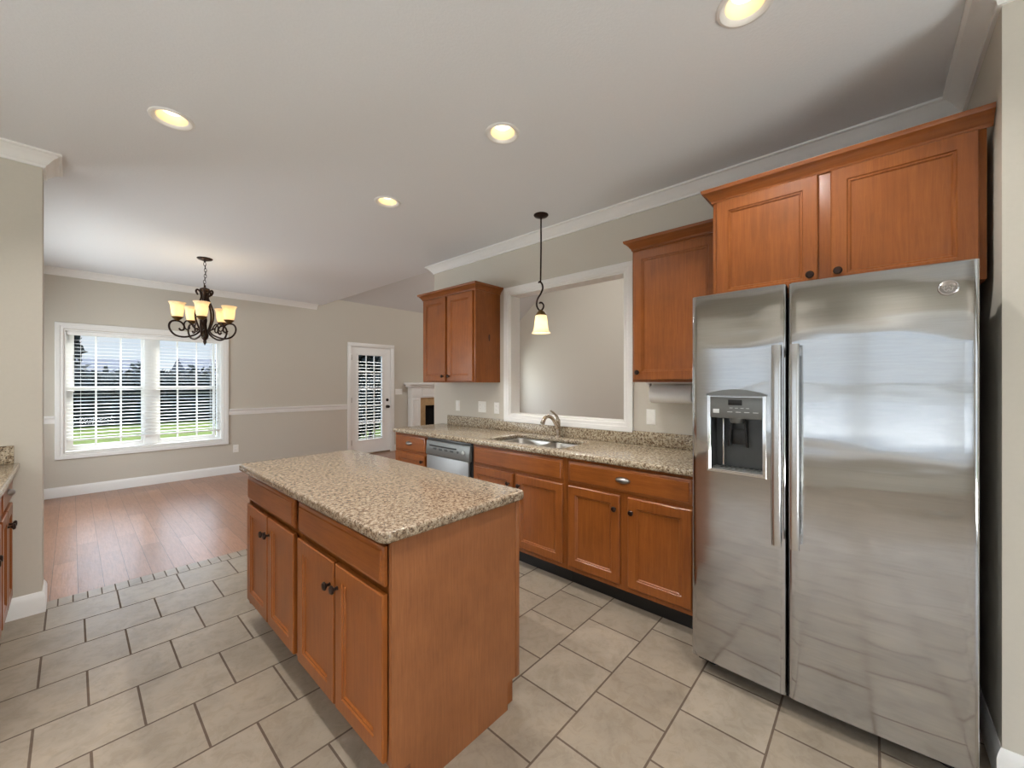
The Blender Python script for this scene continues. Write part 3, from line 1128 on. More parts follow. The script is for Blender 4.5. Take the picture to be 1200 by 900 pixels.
def bowl(x0, x1, y0, y1, zt, zb):
    b = BM()
    rings = []
    for ins, z, rad in ((-0.012, zt, 0.05), (0.0, zt, 0.05), (0.004, zt - 0.01, 0.05), (0.010, zb + 0.03, 0.05), (0.022, zb + 0.006, 0.05), (0.05, zb, 0.04)):
        rings.append([b.verts.new((p[0], p[1], z)) for p in rrect(x0 + ins, x1 - ins, y0 + ins, y1 - ins, rad)])
    n = len(rings[0])
    for a, c_ in zip(rings, rings[1:]):
        for k in range(n):
            j = (k + 1) % n
            b.faces.new((a[k], a[j], c_[j], c_[k]))
    b.faces.new(rings[-1])
    return b


ym = 2.01
b1 = obj('bowl', bowl(SNK[0] - 0.004, SNK[1] + 0.004, ym + 0.014, SNK[3] + 0.004, 0.8755, 0.70), 'sinksteel', s)
b2 = obj('bowl', bowl(SNK[0] - 0.004, SNK[1] + 0.004, SNK[2] - 0.004, ym - 0.014, 0.8755, 0.70), 'sinksteel', s)
for y, pb in ((2.21, b1), (1.83, b2)):
    b = BM()
    lathe(b, [(0.045, 0.7005), (0.045, 0.7035), (0.034, 0.703), (0.03, 0.7015), (0.0, 0.7013)], (2.56, y, 0), seg=24)
    obj('drain', b, 'pewter', pb)

# faucet --------------------------------------------------------------
fx, fy = 2.825, 2.02
f = thing('faucet', 'brushed nickel single lever faucet behind the sink', 'faucet', (fx, fy, 0.915))
b = BM()
lathe(b, [(0.029, 0.9145), (0.029, 0.921), (0.025, 0.927), (0.022, 0.932)], (fx, fy, 0), seg=24)
obj('base', b, 'nickel', f)
b = BM()
pts = smooth_path([(fx, fy, 0.93), (fx + 0.001, fy, 0.98), (fx, fy, 1.03), (fx - 0.004, fy, 1.072)], 5)
tube(b, pts, [0.0195] * 4 + [0.021] * 6 + [0.022] * 4 + [0.020, 0.013], 16)
obj('body', b, 'nickel', f)
b = BM()
pts = smooth_path([(fx - 0.002, fy, 0.985), (fx - 0.038, fy, 1.035), (fx - 0.085, fy, 1.082), (fx - 0.140, fy, 1.102), (fx - 0.190, fy, 1.088), (fx - 0.222, fy, 1.048)], 6)
tube(b, pts, [0.0165 - 0.002 * min(1, i / 10) + (0.005 * max(0, (i - 20)) / 10) for i in range(len(pts))], 16)
obj('spout', b, 'nickel', f)
b = BM()
pts = smooth_path([(fx - 0.003, fy, 1.066), (fx - 0.010, fy + 0.008, 1.095), (fx - 0.030, fy + 0.026, 1.122), (fx - 0.055, fy + 0.045, 1.146)], 5)
tube(b, pts, [0.014 - 0.007 * i / (len(pts) - 1) for i in range(len(pts))], 12)
obj('lever', b, 'nickel', f)

# dishwasher -----------------------------------------------------------
FD = face_nx(2.262)
dw = thing('dishwasher', 'stainless dishwasher with dark control panel under the counter', 'dishwasher', (2.55, 2.805, 0))
b = BM()
fbox(b, FD, 2.489, 3.123, 0.10, 0.872, -SD + 0.02, 0.0)
obj('tub', b, 'black', dw)
b = BM()
fbox(b, FD, 2.489, 3.123, 0.0, 0.10, -SD + 0.02, -0.06)
obj('toe_kick', b, 'black', dw)
b = BM()
fbox(b, FD, 2.520, 3.108, 0.13, 0.714, 0.0, 0.026, 0.005)
obj('door_panel', b, 'dwsteel', dw)
b = BM()
prism(b, [(2.262, 0.716), (2.236, 0.716), (2.230, 0.735), (2.240, 0.842), (2.244, 0.850), (2.262, 0.850)], 'y', 2.505, 3.112)
cp = obj('control_panel', b, 'midgrey', dw)
b = BM()
for u, w_ in ((2.66, 0.03), (2.74, 0.05), (2.82, 0.05), (2.90, 0.05), (2.98, 0.05)):
    b = BM()
    fbox(b, face_nx(2.2345), u - w_ / 2, u + w_ / 2, 0.772, 0.792, -0.004, 0.0015, 0.001)
    obj('button', b, 'darkgrey', cp)
b = BM()
lathe(b, [(0.016, -0.004), (0.016, 0.006), (0.012, 0.009), (0, 0.01)], (2.236, 2.585, 0.785), (-1, 0, 0), 16)
obj('dial', b, 'ltgrey', cp)
b = BM()
fbox(b, face_nx(2.2335), 2.68, 3.06, 0.800, 0.812, -0.005, 0.0016, 0.001)
obj('handle_recess', b, 'black', cp)
b = BM()
fbox(b, FD, 2.505, 3.112, 0.852, 0.872, 0.0, 0.012, 0.003)
obj('top_strip', b, 'darkgrey', dw)


# wall cabinets -----------------------------------------------------------
CRN = [(0, 0), (0.006, 0.0), (0.008, 0.012), (0.014, 0.018), (0.022, 0.030), (0.036, 0.044), (0.044, 0.048), (0.048, 0.056), (0.048, 0.066), (0, 0.066)]


def wall_cabinet(label, X0, y0, y1, z0, z1, doors, crown_path, hide=None):
    r = thing('wall_cabinet', label, 'cabinet', ((X0 + WX) / 2, (y0 + y1) / 2, z0))
    F = face_nx(X0)
    b = BM()
    fbox(b, F, y0, y1, z0, z1, -(WX - X0) + 0.0005, -0.019)
    obj('carcass', b, 'wood', r)
    b = BM()
    fbox(b, F, y0, y1, z0, z1, -0.019, 0.0, 0.001)
    obj('face_frame', b, 'wood', r)
    for a in doors: door(F, *a[:4], r, a[4] if len(a) > 4 else None)
    b = BM()
    sweep(b, crown_path, CRN, z1 - 0.012)
    obj('crown', b, 'wood_h', r)
    return r


sc_ = wall_cabinet('small cherry wood wall cabinet with two doors, left of the pass-through', 2.562, 2.788, 3.622, 1.388, 2.282,
             [(2.812, 3.190, 1.402, 2.262, (3.158, 1.452)), (3.222, 3.600, 1.402, 2.262, (3.254, 1.452))],
             [(WX - 0.001, 2.788), (2.562, 2.788), (2.562, 3.622), (WX - 0.001, 3.622)])
b = BM()
prism(b, [(2.745 + 0.011 * math.cos(2 * PI * k / 18), 1.83 + (0.034 + 0.008 * math.sin(k)) * math.sin(2 * PI * k / 18)) for k in range(18)], 'y', 2.7868, 2.7885)  # thin dark oval laid on the cabinet side
obj('oval_mark', b, 'mark', sc_, label='dark oval mark on the cabinet side')
wall_cabinet('single door cherry wood wall cabinet right of the pass-through', 2.562, 0.640, 1.212, 1.388, 2.290,
             [(0.668, 1.196, 1.402, 2.262, (1.164, 1.452))],
             [(2.562, 0.625), (2.562, 1.212), (WX - 0.001, 1.212)][::1])
wall_cabinet('wide deep cherry wood cabinet above the refrigerator', 2.262, -0.312, 0.622, 1.765, 2.332,
             [(-0.292, 0.138, 1.80, 2.318, (0.112, 1.868)), (0.182, 0.602, 1.80, 2.318, (0.210, 1.868))],
             [(2.262, -0.327), (2.262, 0.622), (WX - 0.001, 0.622)])

# paper towel ------------------------------------------------------------
p = thing('paper_towel_holder', 'white paper towel holder mounted under the wall cabinet right of the pass-through', 'towel holder', (2.77, 1.03, 1.388))
b = BM()
box(b, 2.73, 2.81, 0.86, 1.185, 1.378, 1.3875, 0.002)
obj('mount_plate', b, 'plate', p)
for y in (0.866, 1.176):
    b = BM()
    box(b, 2.755, 2.785, y - 0.004, y + 0.004, 1.285, 1.380, 0.002)
    obj('arm', b, 'pewter' if y > 1 else 'plate', p)
b = BM()
tube(b, [(2.77, 0.866, 1.305), (2.77, 1.176, 1.305)], 0.008, 10)
obj('rod', b, 'plate', p)
b = BM()
lathe(b, [(0.018, 0.0), (0.060, 0.0), (0.062, 0.004), (0.062, 0.278), (0.060, 0.282), (0.018, 0.282), (0.018, 0.0)], (2.77, 0.882, 1.305), (0, 1, 0), 32, cap=False)
rl = obj('paper_towel_roll', b, 'paper')
tag(rl, 'roll of white paper towels under the wall cabinet beside the refrigerator', 'paper towels')


# refrigerator -----------------------------------------------------------
def fx_front(y):
    return 2.004 - 0.020 * (1 - ((y - 0.192) / 0.455) ** 2)


def fridge_door(y0, y1, z0, z1, hole=None, back=2.095):
    bm = BM()
    r = 0.012
    ys = [y0 + r * (1 - math.cos(a)) for a in (0, R(30), R(60), R(90))] + [y0 + (y1 - y0) * k / 14 for k in range(1, 14)] \
        + [y1 - r * (1 - math.cos(a)) for a in (R(90), R(60), R(30), 0)]
    if hole: ys += [hole[0], hole[1]]
    ys = sorted(set(round(y, 5) for y in ys if y0 + r <= y <= y1 - r or True))
    zs = [z0, z0 + 0.004, z0 + 0.4, z0 + 0.8, z1 - 0.4, z1 - 0.004, z1]
    if hole: zs += [hole[2], hole[3]]
    zs = sorted(set(zs))

    def X(y, z):
        x = fx_front(y)
        e = min(y - y0, y1 - y)
        if e < r: x += r - math.sqrt(max(0, r * r - (r - e) ** 2))
        if z in (z0, z1): x += 0.004
        return x
    V = {(i, j): bm.verts.new((X(y, z), y, z)) for i, y in enumerate(ys) for j, z in enumerate(zs)}
    for i in range(len(ys) - 1):
        for j in range(len(zs) - 1):
            cy, cz = (ys[i] + ys[i + 1]) / 2, (zs[j] + zs[j + 1]) / 2
            if hole and hole[0] < cy < hole[1] and hole[2] < cz < hole[3]: continue
            bm.faces.new((V[i, j], V[i + 1, j], V[i + 1, j + 1], V[i, j + 1]))
    BK = {(i, j): bm.verts.new((back, y, z)) for i, y in enumerate(ys) for j, z in enumerate(zs) if i in (0, len(ys) - 1) or j in (0, len(zs) - 1)}
    for i in range(len(ys) - 1):
        for j in (0, len(zs) - 1):
            bm.faces.new((V[i, j], V[i + 1, j], BK[i + 1, j], BK[i, j]))
    for j in range(len(zs) - 1):
        for i in (0, len(ys) - 1):
            bm.faces.new((V[i, j], V[i, j + 1], BK[i, j + 1], BK[i, j]))
    bm.faces.new([BK[0, 0], BK[len(ys) - 1, 0], BK[len(ys) - 1, len(zs) - 1], BK[0, len(zs) - 1]])
    return bm


FZ0, FZ1, FS_ = 0.080, 1.793, 0.262
HOLE = (0.347, 0.563, 0.985, 1.322)
rf = thing('refrigerator', 'stainless steel side by side refrigerator with water and ice dispenser', 'refrigerator', (2.45, 0.19, 0))
b = BM()
box(b, 2.105, 2.855, -0.258, 0.642, 0.03, 1.755, 0.004)
obj('body', b, 'appl_side', rf)
b = BM()
box(b, 2.075, 2.105, -0.25, 0.636, 0.028, 0.078, 0.003)
for k in range(18):
    box(b, 2.071, 2.076, -0.24 + k * 0.049, -0.21 + k * 0.049, 0.040, 0.066)
obj('base_grille', b, 'black', rf)
for y in (-0.20, 0.585):
    b = BM()
    lathe(b, [(0.02, 0.0), (0.022, 0.006), (0.012, 0.012), (0.012, 0.032)], (2.13, y, 0), seg=12)
    obj('foot', b, 'black', rf)
for y in (-0.225, 0.60):
    b = BM()
    box(b, 2.06, 2.16, y - 0.03, y + 0.03, 1.755, 1.782, 0.005)
    obj('hinge_cover', b, 'darkgrey', rf)
fd = obj('freezer_door', fridge_door(FS_ + 0.004, 0.646, FZ0, FZ1, HOLE), 'steel', rf)
rd = obj('fresh_food_door', fridge_door(-0.262, FS_ - 0.004, FZ0, FZ1), 'steel', rf)
for y, pr in ((0.292, fd), (0.232, rd)):
    b = BM()
    xf = fx_front(y)
    pts = [(xf - 0.062, z) for z in ()]
    n = 24
    rings = []
    for k in range(n + 1):
        z = 0.715 + (1.537 - 0.715) * k / n
        t_ = abs(2 * k / n - 1)
        dep = 0.058 - 0.012 * t_ ** 6
        w_ = 0.0175
        ring = []
        for a in range(14):
            an = 2 * PI * a / 14
            ring.append(b.verts.new((xf - dep - 0.011 * math.cos(an), y + w_ * math.sin(an) * (abs(math.sin(an)) ** -0.25 if abs(math.sin(an)) > 1e-3 else 1), z)))
        rings.append(ring)
    for r0, r1 in zip(rings, rings[1:]):
        for a in range(14):
            c_ = (a + 1) % 14
            b.faces.new((r0[a], r0[c_], r1[c_], r1[a]))
    b.faces.new(rings[0])
    b.faces.new(rings[-1])
    for z in (0.742, 1.510):
        box(b, xf - 0.052, xf + 0.004, y - 0.014, y + 0.014, z - 0.02, z + 0.02, 0.004)
    obj('handle', b, 'steel2', pr)
# dispenser
y0, y1, z0, z1 = HOLE
xf = fx_front((y0 + y1) / 2)
Ff = lambda u, v, n: Vector((fx_front(u) - n, u, v))
b = BM()
frame(b, Ff, y0 - 0.012, y1 + 0.012, z0 - 0.014, z1 + 0.010, 0.016, 0.006, 0.002)
obj('dispenser_bezel', b, 'chrome', fd)
b = BM()
n = 10
top = []
for k in range(n + 1):
    u = y0 - 0.014 + (y1 - y0 + 0.028) * k / n
    h_ = 0.022 * (1 - (2 * k / n - 1) ** 2) + 0.003
    top.append((u, z1 + 0.006 + h_))
lo = [b.verts.new(Ff(u, z1 + 0.002, 0.009)) for u, _ in top]
hi = [b.verts.new(Ff(u, z, 0.009)) for u, z in top]
lo2 = [b.verts.new(Ff(u, z1 + 0.002, -0.002)) for u, _ in top]
hi2 = [b.verts.new(Ff(u, z, -0.002)) for u, z in top]
for k in range(n):
    for a, c_ in ((lo, hi), (hi, hi2), (hi2, lo2), (lo2, lo)):
        b.faces.new((a[k], a[k + 1], c_[k + 1], c_[k]))
b.faces.new((lo[0], hi[0], hi2[0], lo2[0]))
b.faces.new((lo[-1], hi[-1], hi2[-1], lo2[-1]))
obj('dispenser_hood', b, 'midgrey', fd)
b = BM()                                            # recess lining
e = 0.003
for q in ([(y0 - e, z0 - e, -0.003), (y1 + e, z0 - e, -0.003), (y1 - 0.01, z0 + 0.004, -0.075), (y0 + 0.01, z0 + 0.004, -0.075)],
          [(y0 - e, z1, -0.003), (y1 + e, z1, -0.003), (y1 - 0.01, z1, -0.075), (y0 + 0.01, z1, -0.075)],
          [(y0 - e, z0 - e, -0.003), (y0 - e, z1, -0.003), (y0 + 0.01, z1, -0.075), (y0 + 0.01, z0 + 0.004, -0.075)],
          [(y1 + e, z0 - e, -0.003), (y1 + e, z1, -0.003), (y1 - 0.01, z1, -0.075), (y1 - 0.01, z0 + 0.004, -0.075)],
          [(y0 + 0.01, z0 + 0.004, -0.075), (y1 - 0.01, z0 + 0.004, -0.075), (y1 - 0.01, z1, -0.075), (y0 + 0.01, z1, -0.075)]):
    b.faces.new([b.verts.new(Ff(*p_)) for p_ in q])
obj('dispenser_recess', b, 'darkgrey', fd)
b = BM()
fbox(b, Ff, y0, y1, 1.222, z1 + 0.004, -0.06, 0.004, 0.003)
obj('control_panel', b, 'midgrey', fd)
b = BM()
fbox(b, Ff, 0.428, 0.484, 1.282, 1.306, 0.003, 0.0052, 0.0005)
obj('display', b, 'black', fd)
b = BM()
fbox(b, Ff, 0.522, 0.548, 1.244, 1.262, 0.003, 0.0052, 0.0005)
obj('panel_button', b, 'ltgrey', fd)
for k in range(4):
    b = BM()
    fbox(b, Ff, 0.365 + 0.034 * k, 0.385 + 0.034 * k, 1.250, 1.2525, 0.003, 0.0048)
    obj('panel_button', b, 'ltgrey', fd)
    b = BM()
    fbox(b, Ff, 0.400 + 0.022 * k, 0.412 + 0.022 * k, 1.268, 1.2700, 0.003, 0.0048)
    obj('indicator', b, 'ltgrey', fd)
b = BM()
lathe(b, [(0.030, 0.0), (0.030, -0.02), (0.024, -0.032), (0.0, -0.034)], (xf + 0.028, 0.455, 1.232), seg=20)
obj('spout', b, 'midgrey', fd)
b = BM()
for q in (-1, 1):
    fbox(b, lambda u, v, n: Vector((xf + 0.058 - n - 0.10 * (1.2 - v) * 0.2, u + (1.2 - v) * 0.10 * q, v)), 0.455 + q * 0.027 - 0.005, 0.455 + q * 0.027 + 0.005, 1.09, 1.205, 0, 0.016, 0.002)
fbox(b, lambda u, v, n: Vector((xf + 0.062 - n, u, v)), 0.425, 0.485, 1.10, 1.17, 0.0, 0.006, 0.002)
obj('paddle', b, 'black', fd)
b = BM()
fbox(b, Ff, 0.510, 0.516, 1.0, 1.222, -0.07, -0.03, 0.002)
obj('cup_guide', b, 'chrome', fd)
b = BM()
fbox(b, Ff, y0 + 0.004, y1 - 0.004, z0, z0 + 0.006, -0.070, -0.002, 0.002)
for k in range(9):
    u = y0 + 0.02 + k * 0.022
    fbox(b, Ff, u, u + 0.007, z0 + 0.006, z0 + 0.010, -0.062, -0.008)
obj('drip_tray', b, 'midgrey', fd)
# round badge
Fg = face_nx(fx_front(-0.19))
b = BM()
lathe(b, [(0.026, 0.0), (0.026, 0.003), (0.023, 0.005), (0.0, 0.005)], (fx_front(-0.19) + 0.001, -0.19, 1.704), (-1, 0, 0), 32)
bd = obj('badge', b, 'pewter', rd)
b = BM()
tube(b, [Fg(-0.19 + 0.0225 * math.cos(2 * PI * k / 32), 1.704 + 0.0225 * math.sin(2 * PI * k / 32), 0.0045) for k in range(32)], 0.0014, 6, closed=True)
for sgn in (-1, 1):      # flowing script monogram
    tube(b, smooth_path([Fg(-0.19 - sgn * x, 1.704 + z, 0.005) for x, z in ((0.001, -0.006), (0.004, -0.011), (0.009, -0.008), (0.010, 0.001), (0.006, 0.010), (0.002, 0.006), (0.005, 0.001), (0.012, -0.002), (0.015, 0.004))], 4), 0.0013, 6)
obj('badge_script', b, 'chrome', rd)

# left-hand counter run ---------------------------------------------------
FL = face_px(-0.252)
base_cabinet('cherry wood base cabinet against the left wall, at the left edge of the photo', FL, 3.180, 3.7185, 0.60,
             [(3.203, 3.446, 0.150, 0.692, (3.415, 0.612)), (3.454, 3.698, 0.150, 0.692, (3.485, 0.612))], [(3.203, 3.698, 0.715, 0.856, (3.450, 0.79, 'cup'))])
base_cabinet('cherry wood base cabinet on the left run, cut off by the photo edge', FL, 2.400, 3.179, 0.60,
             [(2.423, 2.785, 0.150, 0.692, (2.754, 0.612)), (2.794, 3.156, 0.150, 0.692, (2.825, 0.612))], [(2.423, 3.156, 0.715, 0.856, (2.79, 0.79, 'cup'))])
ct = obj('countertop', slab([rrect(-0.86, -0.207, 2.37, LY - 0.001, [0.02, 0.02, 0, 0])], 0.8765, 0.9145, 0.010), 'granite')
tag(ct, 'granite countertop against the left wall at the left edge of the photo', 'countertop')
b = BM()
box(b, -0.86, -0.228, LY - 0.026, LY - 0.0005, 0.915, 1.018, 0.003)
tag(obj('backsplash', b, 'granite'), 'short granite backsplash on the left wall at the left edge of the photo', 'backsplash')


# ------------------------------------------------------------------ wall plates
def plate(name, label, cat, F, u, v, gangs, kinds, group=None):
    w_ = 0.07 + 0.046 * (gangs - 1)
    r = thing(name, label, cat, F(u, v - 0.058, 0), group)
    b = BM()
    loft_rect(b, F, u - w_ / 2, u + w_ / 2, v - 0.058, v + 0.058, [(0, 0.0005), (0, 0.003), (0.004, 0.006), (0.006, 0.006)])
    obj('cover', b, 'plate', r)
    for k, kd in enumerate(kinds):
        uu = u + 0.046 * (k - (gangs - 1) / 2)
        b = BM()
        if kd == 'rocker':
            fbox(b, F, uu - 0.0165, uu + 0.0165, v - 0.033, v + 0.033, 0.005, 0.009, 0.002)
            obj('rocker', b, 'plate', r)
        elif kd == 'toggle':
            fbox(b, F, uu - 0.005, uu + 0.005, v - 0.002, v + 0.014, 0.005, 0.018, 0.002)
            obj('toggle', b, 'plate', r)
        else:
            for q in (-0.02, 0.02):
                b = BM()
                fbox(b, F, uu - 0.016, uu + 0.016, v + q - 0.014, v + q + 0.014, 0.005, 0.008, 0.003)
                o_ = obj('receptacle', b, 'plate', r)
                for s_ in (-0.006, 0.006):
                    b = BM()
                    fbox(b, F, uu + s_ - 0.001, uu + s_ + 0.001, v + q - 0.003, v + q + 0.006, 0.0078, 0.0083)
                    obj('slot', b, 'darkgrey', o_)
    return r


FW = face_nx(WX)
plate('light_switch', 'white switch plate under the small wall cabinet, nearest the wall end', 'switch', FW, 3.443, 1.130, 1, ['rocker'])
plate('switch_plate', 'wide white two-gang plate between two single plates under the small wall cabinet', 'switch', FW, 3.050, 1.132, 2, ['toggle', 'outlet'])
plate('outlet_plate', 'white outlet plate close to the left casing of the pass-through', 'outlet', FW, 2.835, 1.128, 1, ['outlet'])
plate('light_switch', 'white switch plate below the paper towel roll', 'switch', FW, 1.226, 1.128, 1, ['rocker'])
plate('outlet_plate', 'white outlet low on the dining wall under the chair rail', 'outlet', face_ny(FAR), 1.694, 0.374, 1, ['outlet'])
plate('switch_plate', 'wide white switch plate between the patio door and the fireplace', 'switch', face_ny(FAR), 4.545, 1.205, 3, ['toggle', 'toggle', 'toggle'])

# ------------------------------------------------------------------ fireplace
fp = thing('fireplace', 'white mantel fireplace with tan tile surround beyond the counter', 'fireplace', (5.6, FAR, 0))
c0 = 5.60
F = face_ny(FAR)
b = BM()
fbox(b, F, c0 - 0.94, c0 + 0.94, 1.345, 1.395, 0.0005, 0.25, 0.008)
fbox(b, F, c0 - 0.90, c0 + 0.90, 1.30, 1.346, 0.0005, 0.20, 0.012)
obj('mantel_shelf', b, 'trim', fp)
b = BM()
fbox(b, F, c0 - 0.84, c0 + 0.84, 1.07, 1.301, 0.0005, 0.15, 0.004)
frame(b, face_ny(FAR - 0.149), c0 - 0.58, c0 + 0.58, 1.10, 1.28, 0.03, 0.012)
obj('frieze', b, 'trim', fp)
for s_ in (-1, 1):
    b = BM()
    u = c0 + s_ * 0.73
    fbox(b, F, u - 0.11, u + 0.11, 0.0, 1.071, 0.0005, 0.15, 0.004)
    frame(b, face_ny(FAR - 0.149), u - 0.08, u + 0.08, 0.24, 1.04, 0.025, 0.010)
    fbox(b, F, u - 0.125, u + 0.125, 0.0, 0.18, 0.0005, 0.17, 0.006)
    obj('pilaster', b, 'trim', fp)
b = wall_holes(face_ny(FAR - 0.10), c0 - 0.619, c0 + 0.619, 0.0, 1.069, 0.02, [(c0 - 0.46, c0 + 0.46, 0.06, 0.90)])
obj('tile_surround', b, 'travertine', fp)
b = BM()
for q in ([(-0.46, 0.06), (0.46, 0.06)], [(0.46, 0.06), (0.46, 0.90)], [(0.46, 0.90), (-0.46, 0.90)], [(-0.46, 0.90), (-0.46, 0.06)]):
    (a0, h0), (a1, h1) = q
    b.faces.new([b.verts.new(F(c0 + a0, h0, 0.118)), b.verts.new(F(c0 + a1, h1, 0.118)), b.verts.new(F(c0 + a1, h1, 0.004)), b.verts.new(F(c0 + a0, h0, 0.004))])
fbox(b, F, c0 - 0.46, c0 + 0.46, 0.06, 0.90, 0.001, 0.004)
obj('firebox', b, 'soot', fp)
for k in range(3):
    b = BM()
    tube(b, [(c0 - 0.36 + 0.05 * k, FAR - 0.055 - 0.012 * (k % 2), 0.12 + 0.09 * k), (c0 + 0.1, FAR - 0.05, 0.13 + 0.09 * k), (c0 + 0.36 - 0.04 * k, FAR - 0.06, 0.115 + 0.09 * k)], 0.042, 10)
    obj('log', b, 'brick', fp)
b = BM()
fbox(b, F, c0 - 0.90, c0 + 0.90, 0.0005, 0.03, 0.171, 0.50, 0.004)
obj('hearth', b, 'travertine', fp)

# ================================================================== LAMPS
def recessed(label, x, y):
    r = thing('recessed_light', label, 'light', (x, y, CEIL), 'recessed ceiling lights')
    b = BM()
    lathe(b, [(0.066, 0.004), (0.074, -0.004), (0.084, -0.008), (0.094, -0.005), (0.096, -0.0005), (0.081, -0.0003), (0.080, 0.004), (0.066, 0.004)], (x, y, CEIL), seg=36, cap=False)
    obj('trim_ring', b, 'trim', r)
    b = BM()
    lathe(b, [(0.0665, 0.003), (0.062, 0.03), (0.058, 0.075), (0.0, 0.075)], (x, y, CEIL), seg=36, cap=False)
    obj('reflector', b, 'baffle', r)
    b = BM()
    lathe(b, [(0.030, 0.074), (0.044, 0.058), (0.046, 0.044), (0.036, 0.036), (0.0, 0.033)], (x, y, CEIL), seg=24)
    obj('bulb', b, 'canlamp', r)
    return r


labels = ['recessed ceiling light nearest the left wall', 'recessed ceiling light in line with the pendant, over the aisle by the sink',
          'smallest looking recessed ceiling light, between the chandelier and the pendant', 'recessed ceiling light at the top edge of the photo, before the refrigerator']
first = recessed(labels[0], *CANS[0])
for lb, (x, y) in zip(labels[1:], CANS[1:]):
    dup(first, (x, y, CEIL), lb)
for i, (x, y) in enumerate(CANS_UNSEEN):
    dup(first, (x, y, CEIL), 'unseen recessed ceiling light, most of them added as fill')
for x, y in CANS + CANS_UNSEEN:
    lamp('can_light', 'SPOT', (x, y, CEIL + 0.025), CAN_W, (1.0, 0.97, 0.93), direction=(0, 0, -1), spot_size=R(135), spot_blend=0.6, shadow_soft_size=0.03)

# pendant ------------------------------------------------------------------
px, py = 2.588, 2.022
lat = Vector((math.cos(R(HEAD)), -math.sin(R(HEAD)), 0))
pl = thing('pendant_light', 'lit bronze pendant light with frosted bell shade over the sink', 'light', (px, py, CEIL))
b = BM()
lathe(b, [(0.060, 0.0), (0.060, -0.006), (0.052, -0.014), (0.030, -0.022), (0.010, -0.027), (0.006, -0.04)], (px, py, CEIL), seg=28)
obj('canopy', b, 'bronze', pl)
b = BM()
tube(b, [(px, py, CEIL - 0.03), (px, py, 2.50), (px - lat.x * 0.004, py - lat.y * 0.004, 2.215)], 0.0065, 10)
obj('rod', b, 'bronze', pl)
b = BM()


def PP(dx, ypx):
    return Vector((px, py, 0)) + lat * ((dx - 634) * 0.00702) + Vector((0, 0, CAMZ + (449.2 - ypx) * 0.00702))


sp_ = smooth_path([PP(*q) for q in ((631, 331.5), (632.6, 330.2), (635.2, 333), (636, 338), (633.8, 344), (630.2, 350), (628.8, 356), (630, 361), (633, 364), (636, 362), (637, 358), (635.2, 355), (632.8, 354.6), (632.3, 356))], 5)
tube(b, sp_, 0.0072, 10)
obj('scroll', b, 'bronze', pl)
b = BM()
lathe(b, [(0.010, 1.985), (0.022, 1.975), (0.036, 1.958), (0.046, 1.942), (0.044, 1.938)], (px, py, 0), seg=24)
obj('shade_cap', b, 'brass', pl)
b = BM()
lathe(b, [(0.040, 1.944), (0.047, 1.932), (0.051, 1.905), (0.054, 1.870), (0.058, 1.835), (0.064, 1.812), (0.076, 1.795), (0.078, 1.791),
          (0.073, 1.794), (0.061, 1.812), (0.055, 1.836), (0.051, 1.870), (0.048, 1.905), (0.044, 1.930), (0.038, 1.941)], (px, py, 0), seg=32, cap=False)
obj('shade', b, 'shade2', pl)
b = BM()
lathe(b, [(0.012, 1.925), (0.018, 1.905), (0.024, 1.880), (0.022, 1.858), (0.0, 1.845)], (px, py, 0), seg=16)
obj('bulb', b, 'bulb', pl)
lamp('pendant_glow', 'POINT', (px, py, 1.835), 1.8, (1.0, 0.78, 0.5), shadow_soft_size=0.02)

# chandelier ----------------------------------------------------------------
cx, cy = 0.987, 5.494
K = 0.00947
Q = 0.79          # seen well off the optical axis, so widths read larger than they are


def cz(ypx): return CEIL - (ypx - 303) * K


ch = thing('chandelier', 'bronze five arm chandelier with amber glass shades in the dining area', 'chandelier', (cx, cy, CEIL))
b = BM()
lathe(b, [(0.072, 0.0), (0.072, -0.006), (0.06, -0.016), (0.03, -0.026), (0.010, -0.032), (0.008, -0.045)], (cx, cy, CEIL), seg=28)
obj('canopy', b, 'bronze', ch)
b = BM()
zc = CEIL - 0.045
k = 0
while zc > cz(335.5):
    a = PI / 2 * (k % 2)
    dx_, dy_ = math.cos(a) * 0.011, math.sin(a) * 0.011
    sway = 0.006 * math.sin(k * 0.6)
    loop = []
    for q in range(14):
        t_ = 2 * PI * q / 14
        loop.append((cx + sway + dx_ * math.cos(t_), cy + dy_ * math.cos(t_), zc - 0.018 + 0.022 * math.sin(t_)))
    tube(b, loop, 0.0028, 6, closed=True)
    zc -= 0.033
    k += 1
obj('chain', b, 'bronze', ch)
b = BM()
lathe(b, [(0.78 * q_, h_) for q_, h_ in [(0.006, cz(334)), (0.012, cz(335)), (0.014, cz(337)), (0.055, cz(338.5)), (0.062, cz(340)), (0.050, cz(341.5)), (0.024, cz(343)), (0.028, cz(346)),
          (0.020, cz(350)), (0.024, cz(372)), (0.030, cz(376)), (0.022, cz(380)), (0.032, cz(388)), (0.046, cz(393)), (0.040, cz(396)), (0.018, cz(399)), (0.022, cz(401)), (0.010, cz(403.5)), (0.0, cz(405))]], (cx, cy, 0), seg=20)
obj('column', b, 'bronze', ch)
ARM = [(0.075, 346.5), (0.088, 345.0), (0.098, 342.5), (0.086, 340.5), (0.062, 341.5), (0.040, 345), (0.046, 351), (0.078, 358), (0.104, 366), (0.102, 375), (0.078, 382), (0.058, 387.5),
       (0.085, 391.5), (0.150, 394.8), (0.235, 396.6), (0.320, 395.0), (0.372, 390.0), (0.385, 384.5), (0.362, 380.2), (0.315, 378.8),
       (0.262, 380.0), (0.228, 384.0), (0.232, 388.0), (0.262, 389.2), (0.284, 387.0)]
AR2 = [(0.062, 387.5), (0.12, 385), (0.150, 381), (0.190, 377.8), (0.222, 380), (0.226, 384.5), (0.200, 388), (0.170, 386.5), (0.176, 383.5)]
tow = Vector((-cx, -cy, 0)).normalized()
sde = Vector((-tow.y, tow.x, 0))
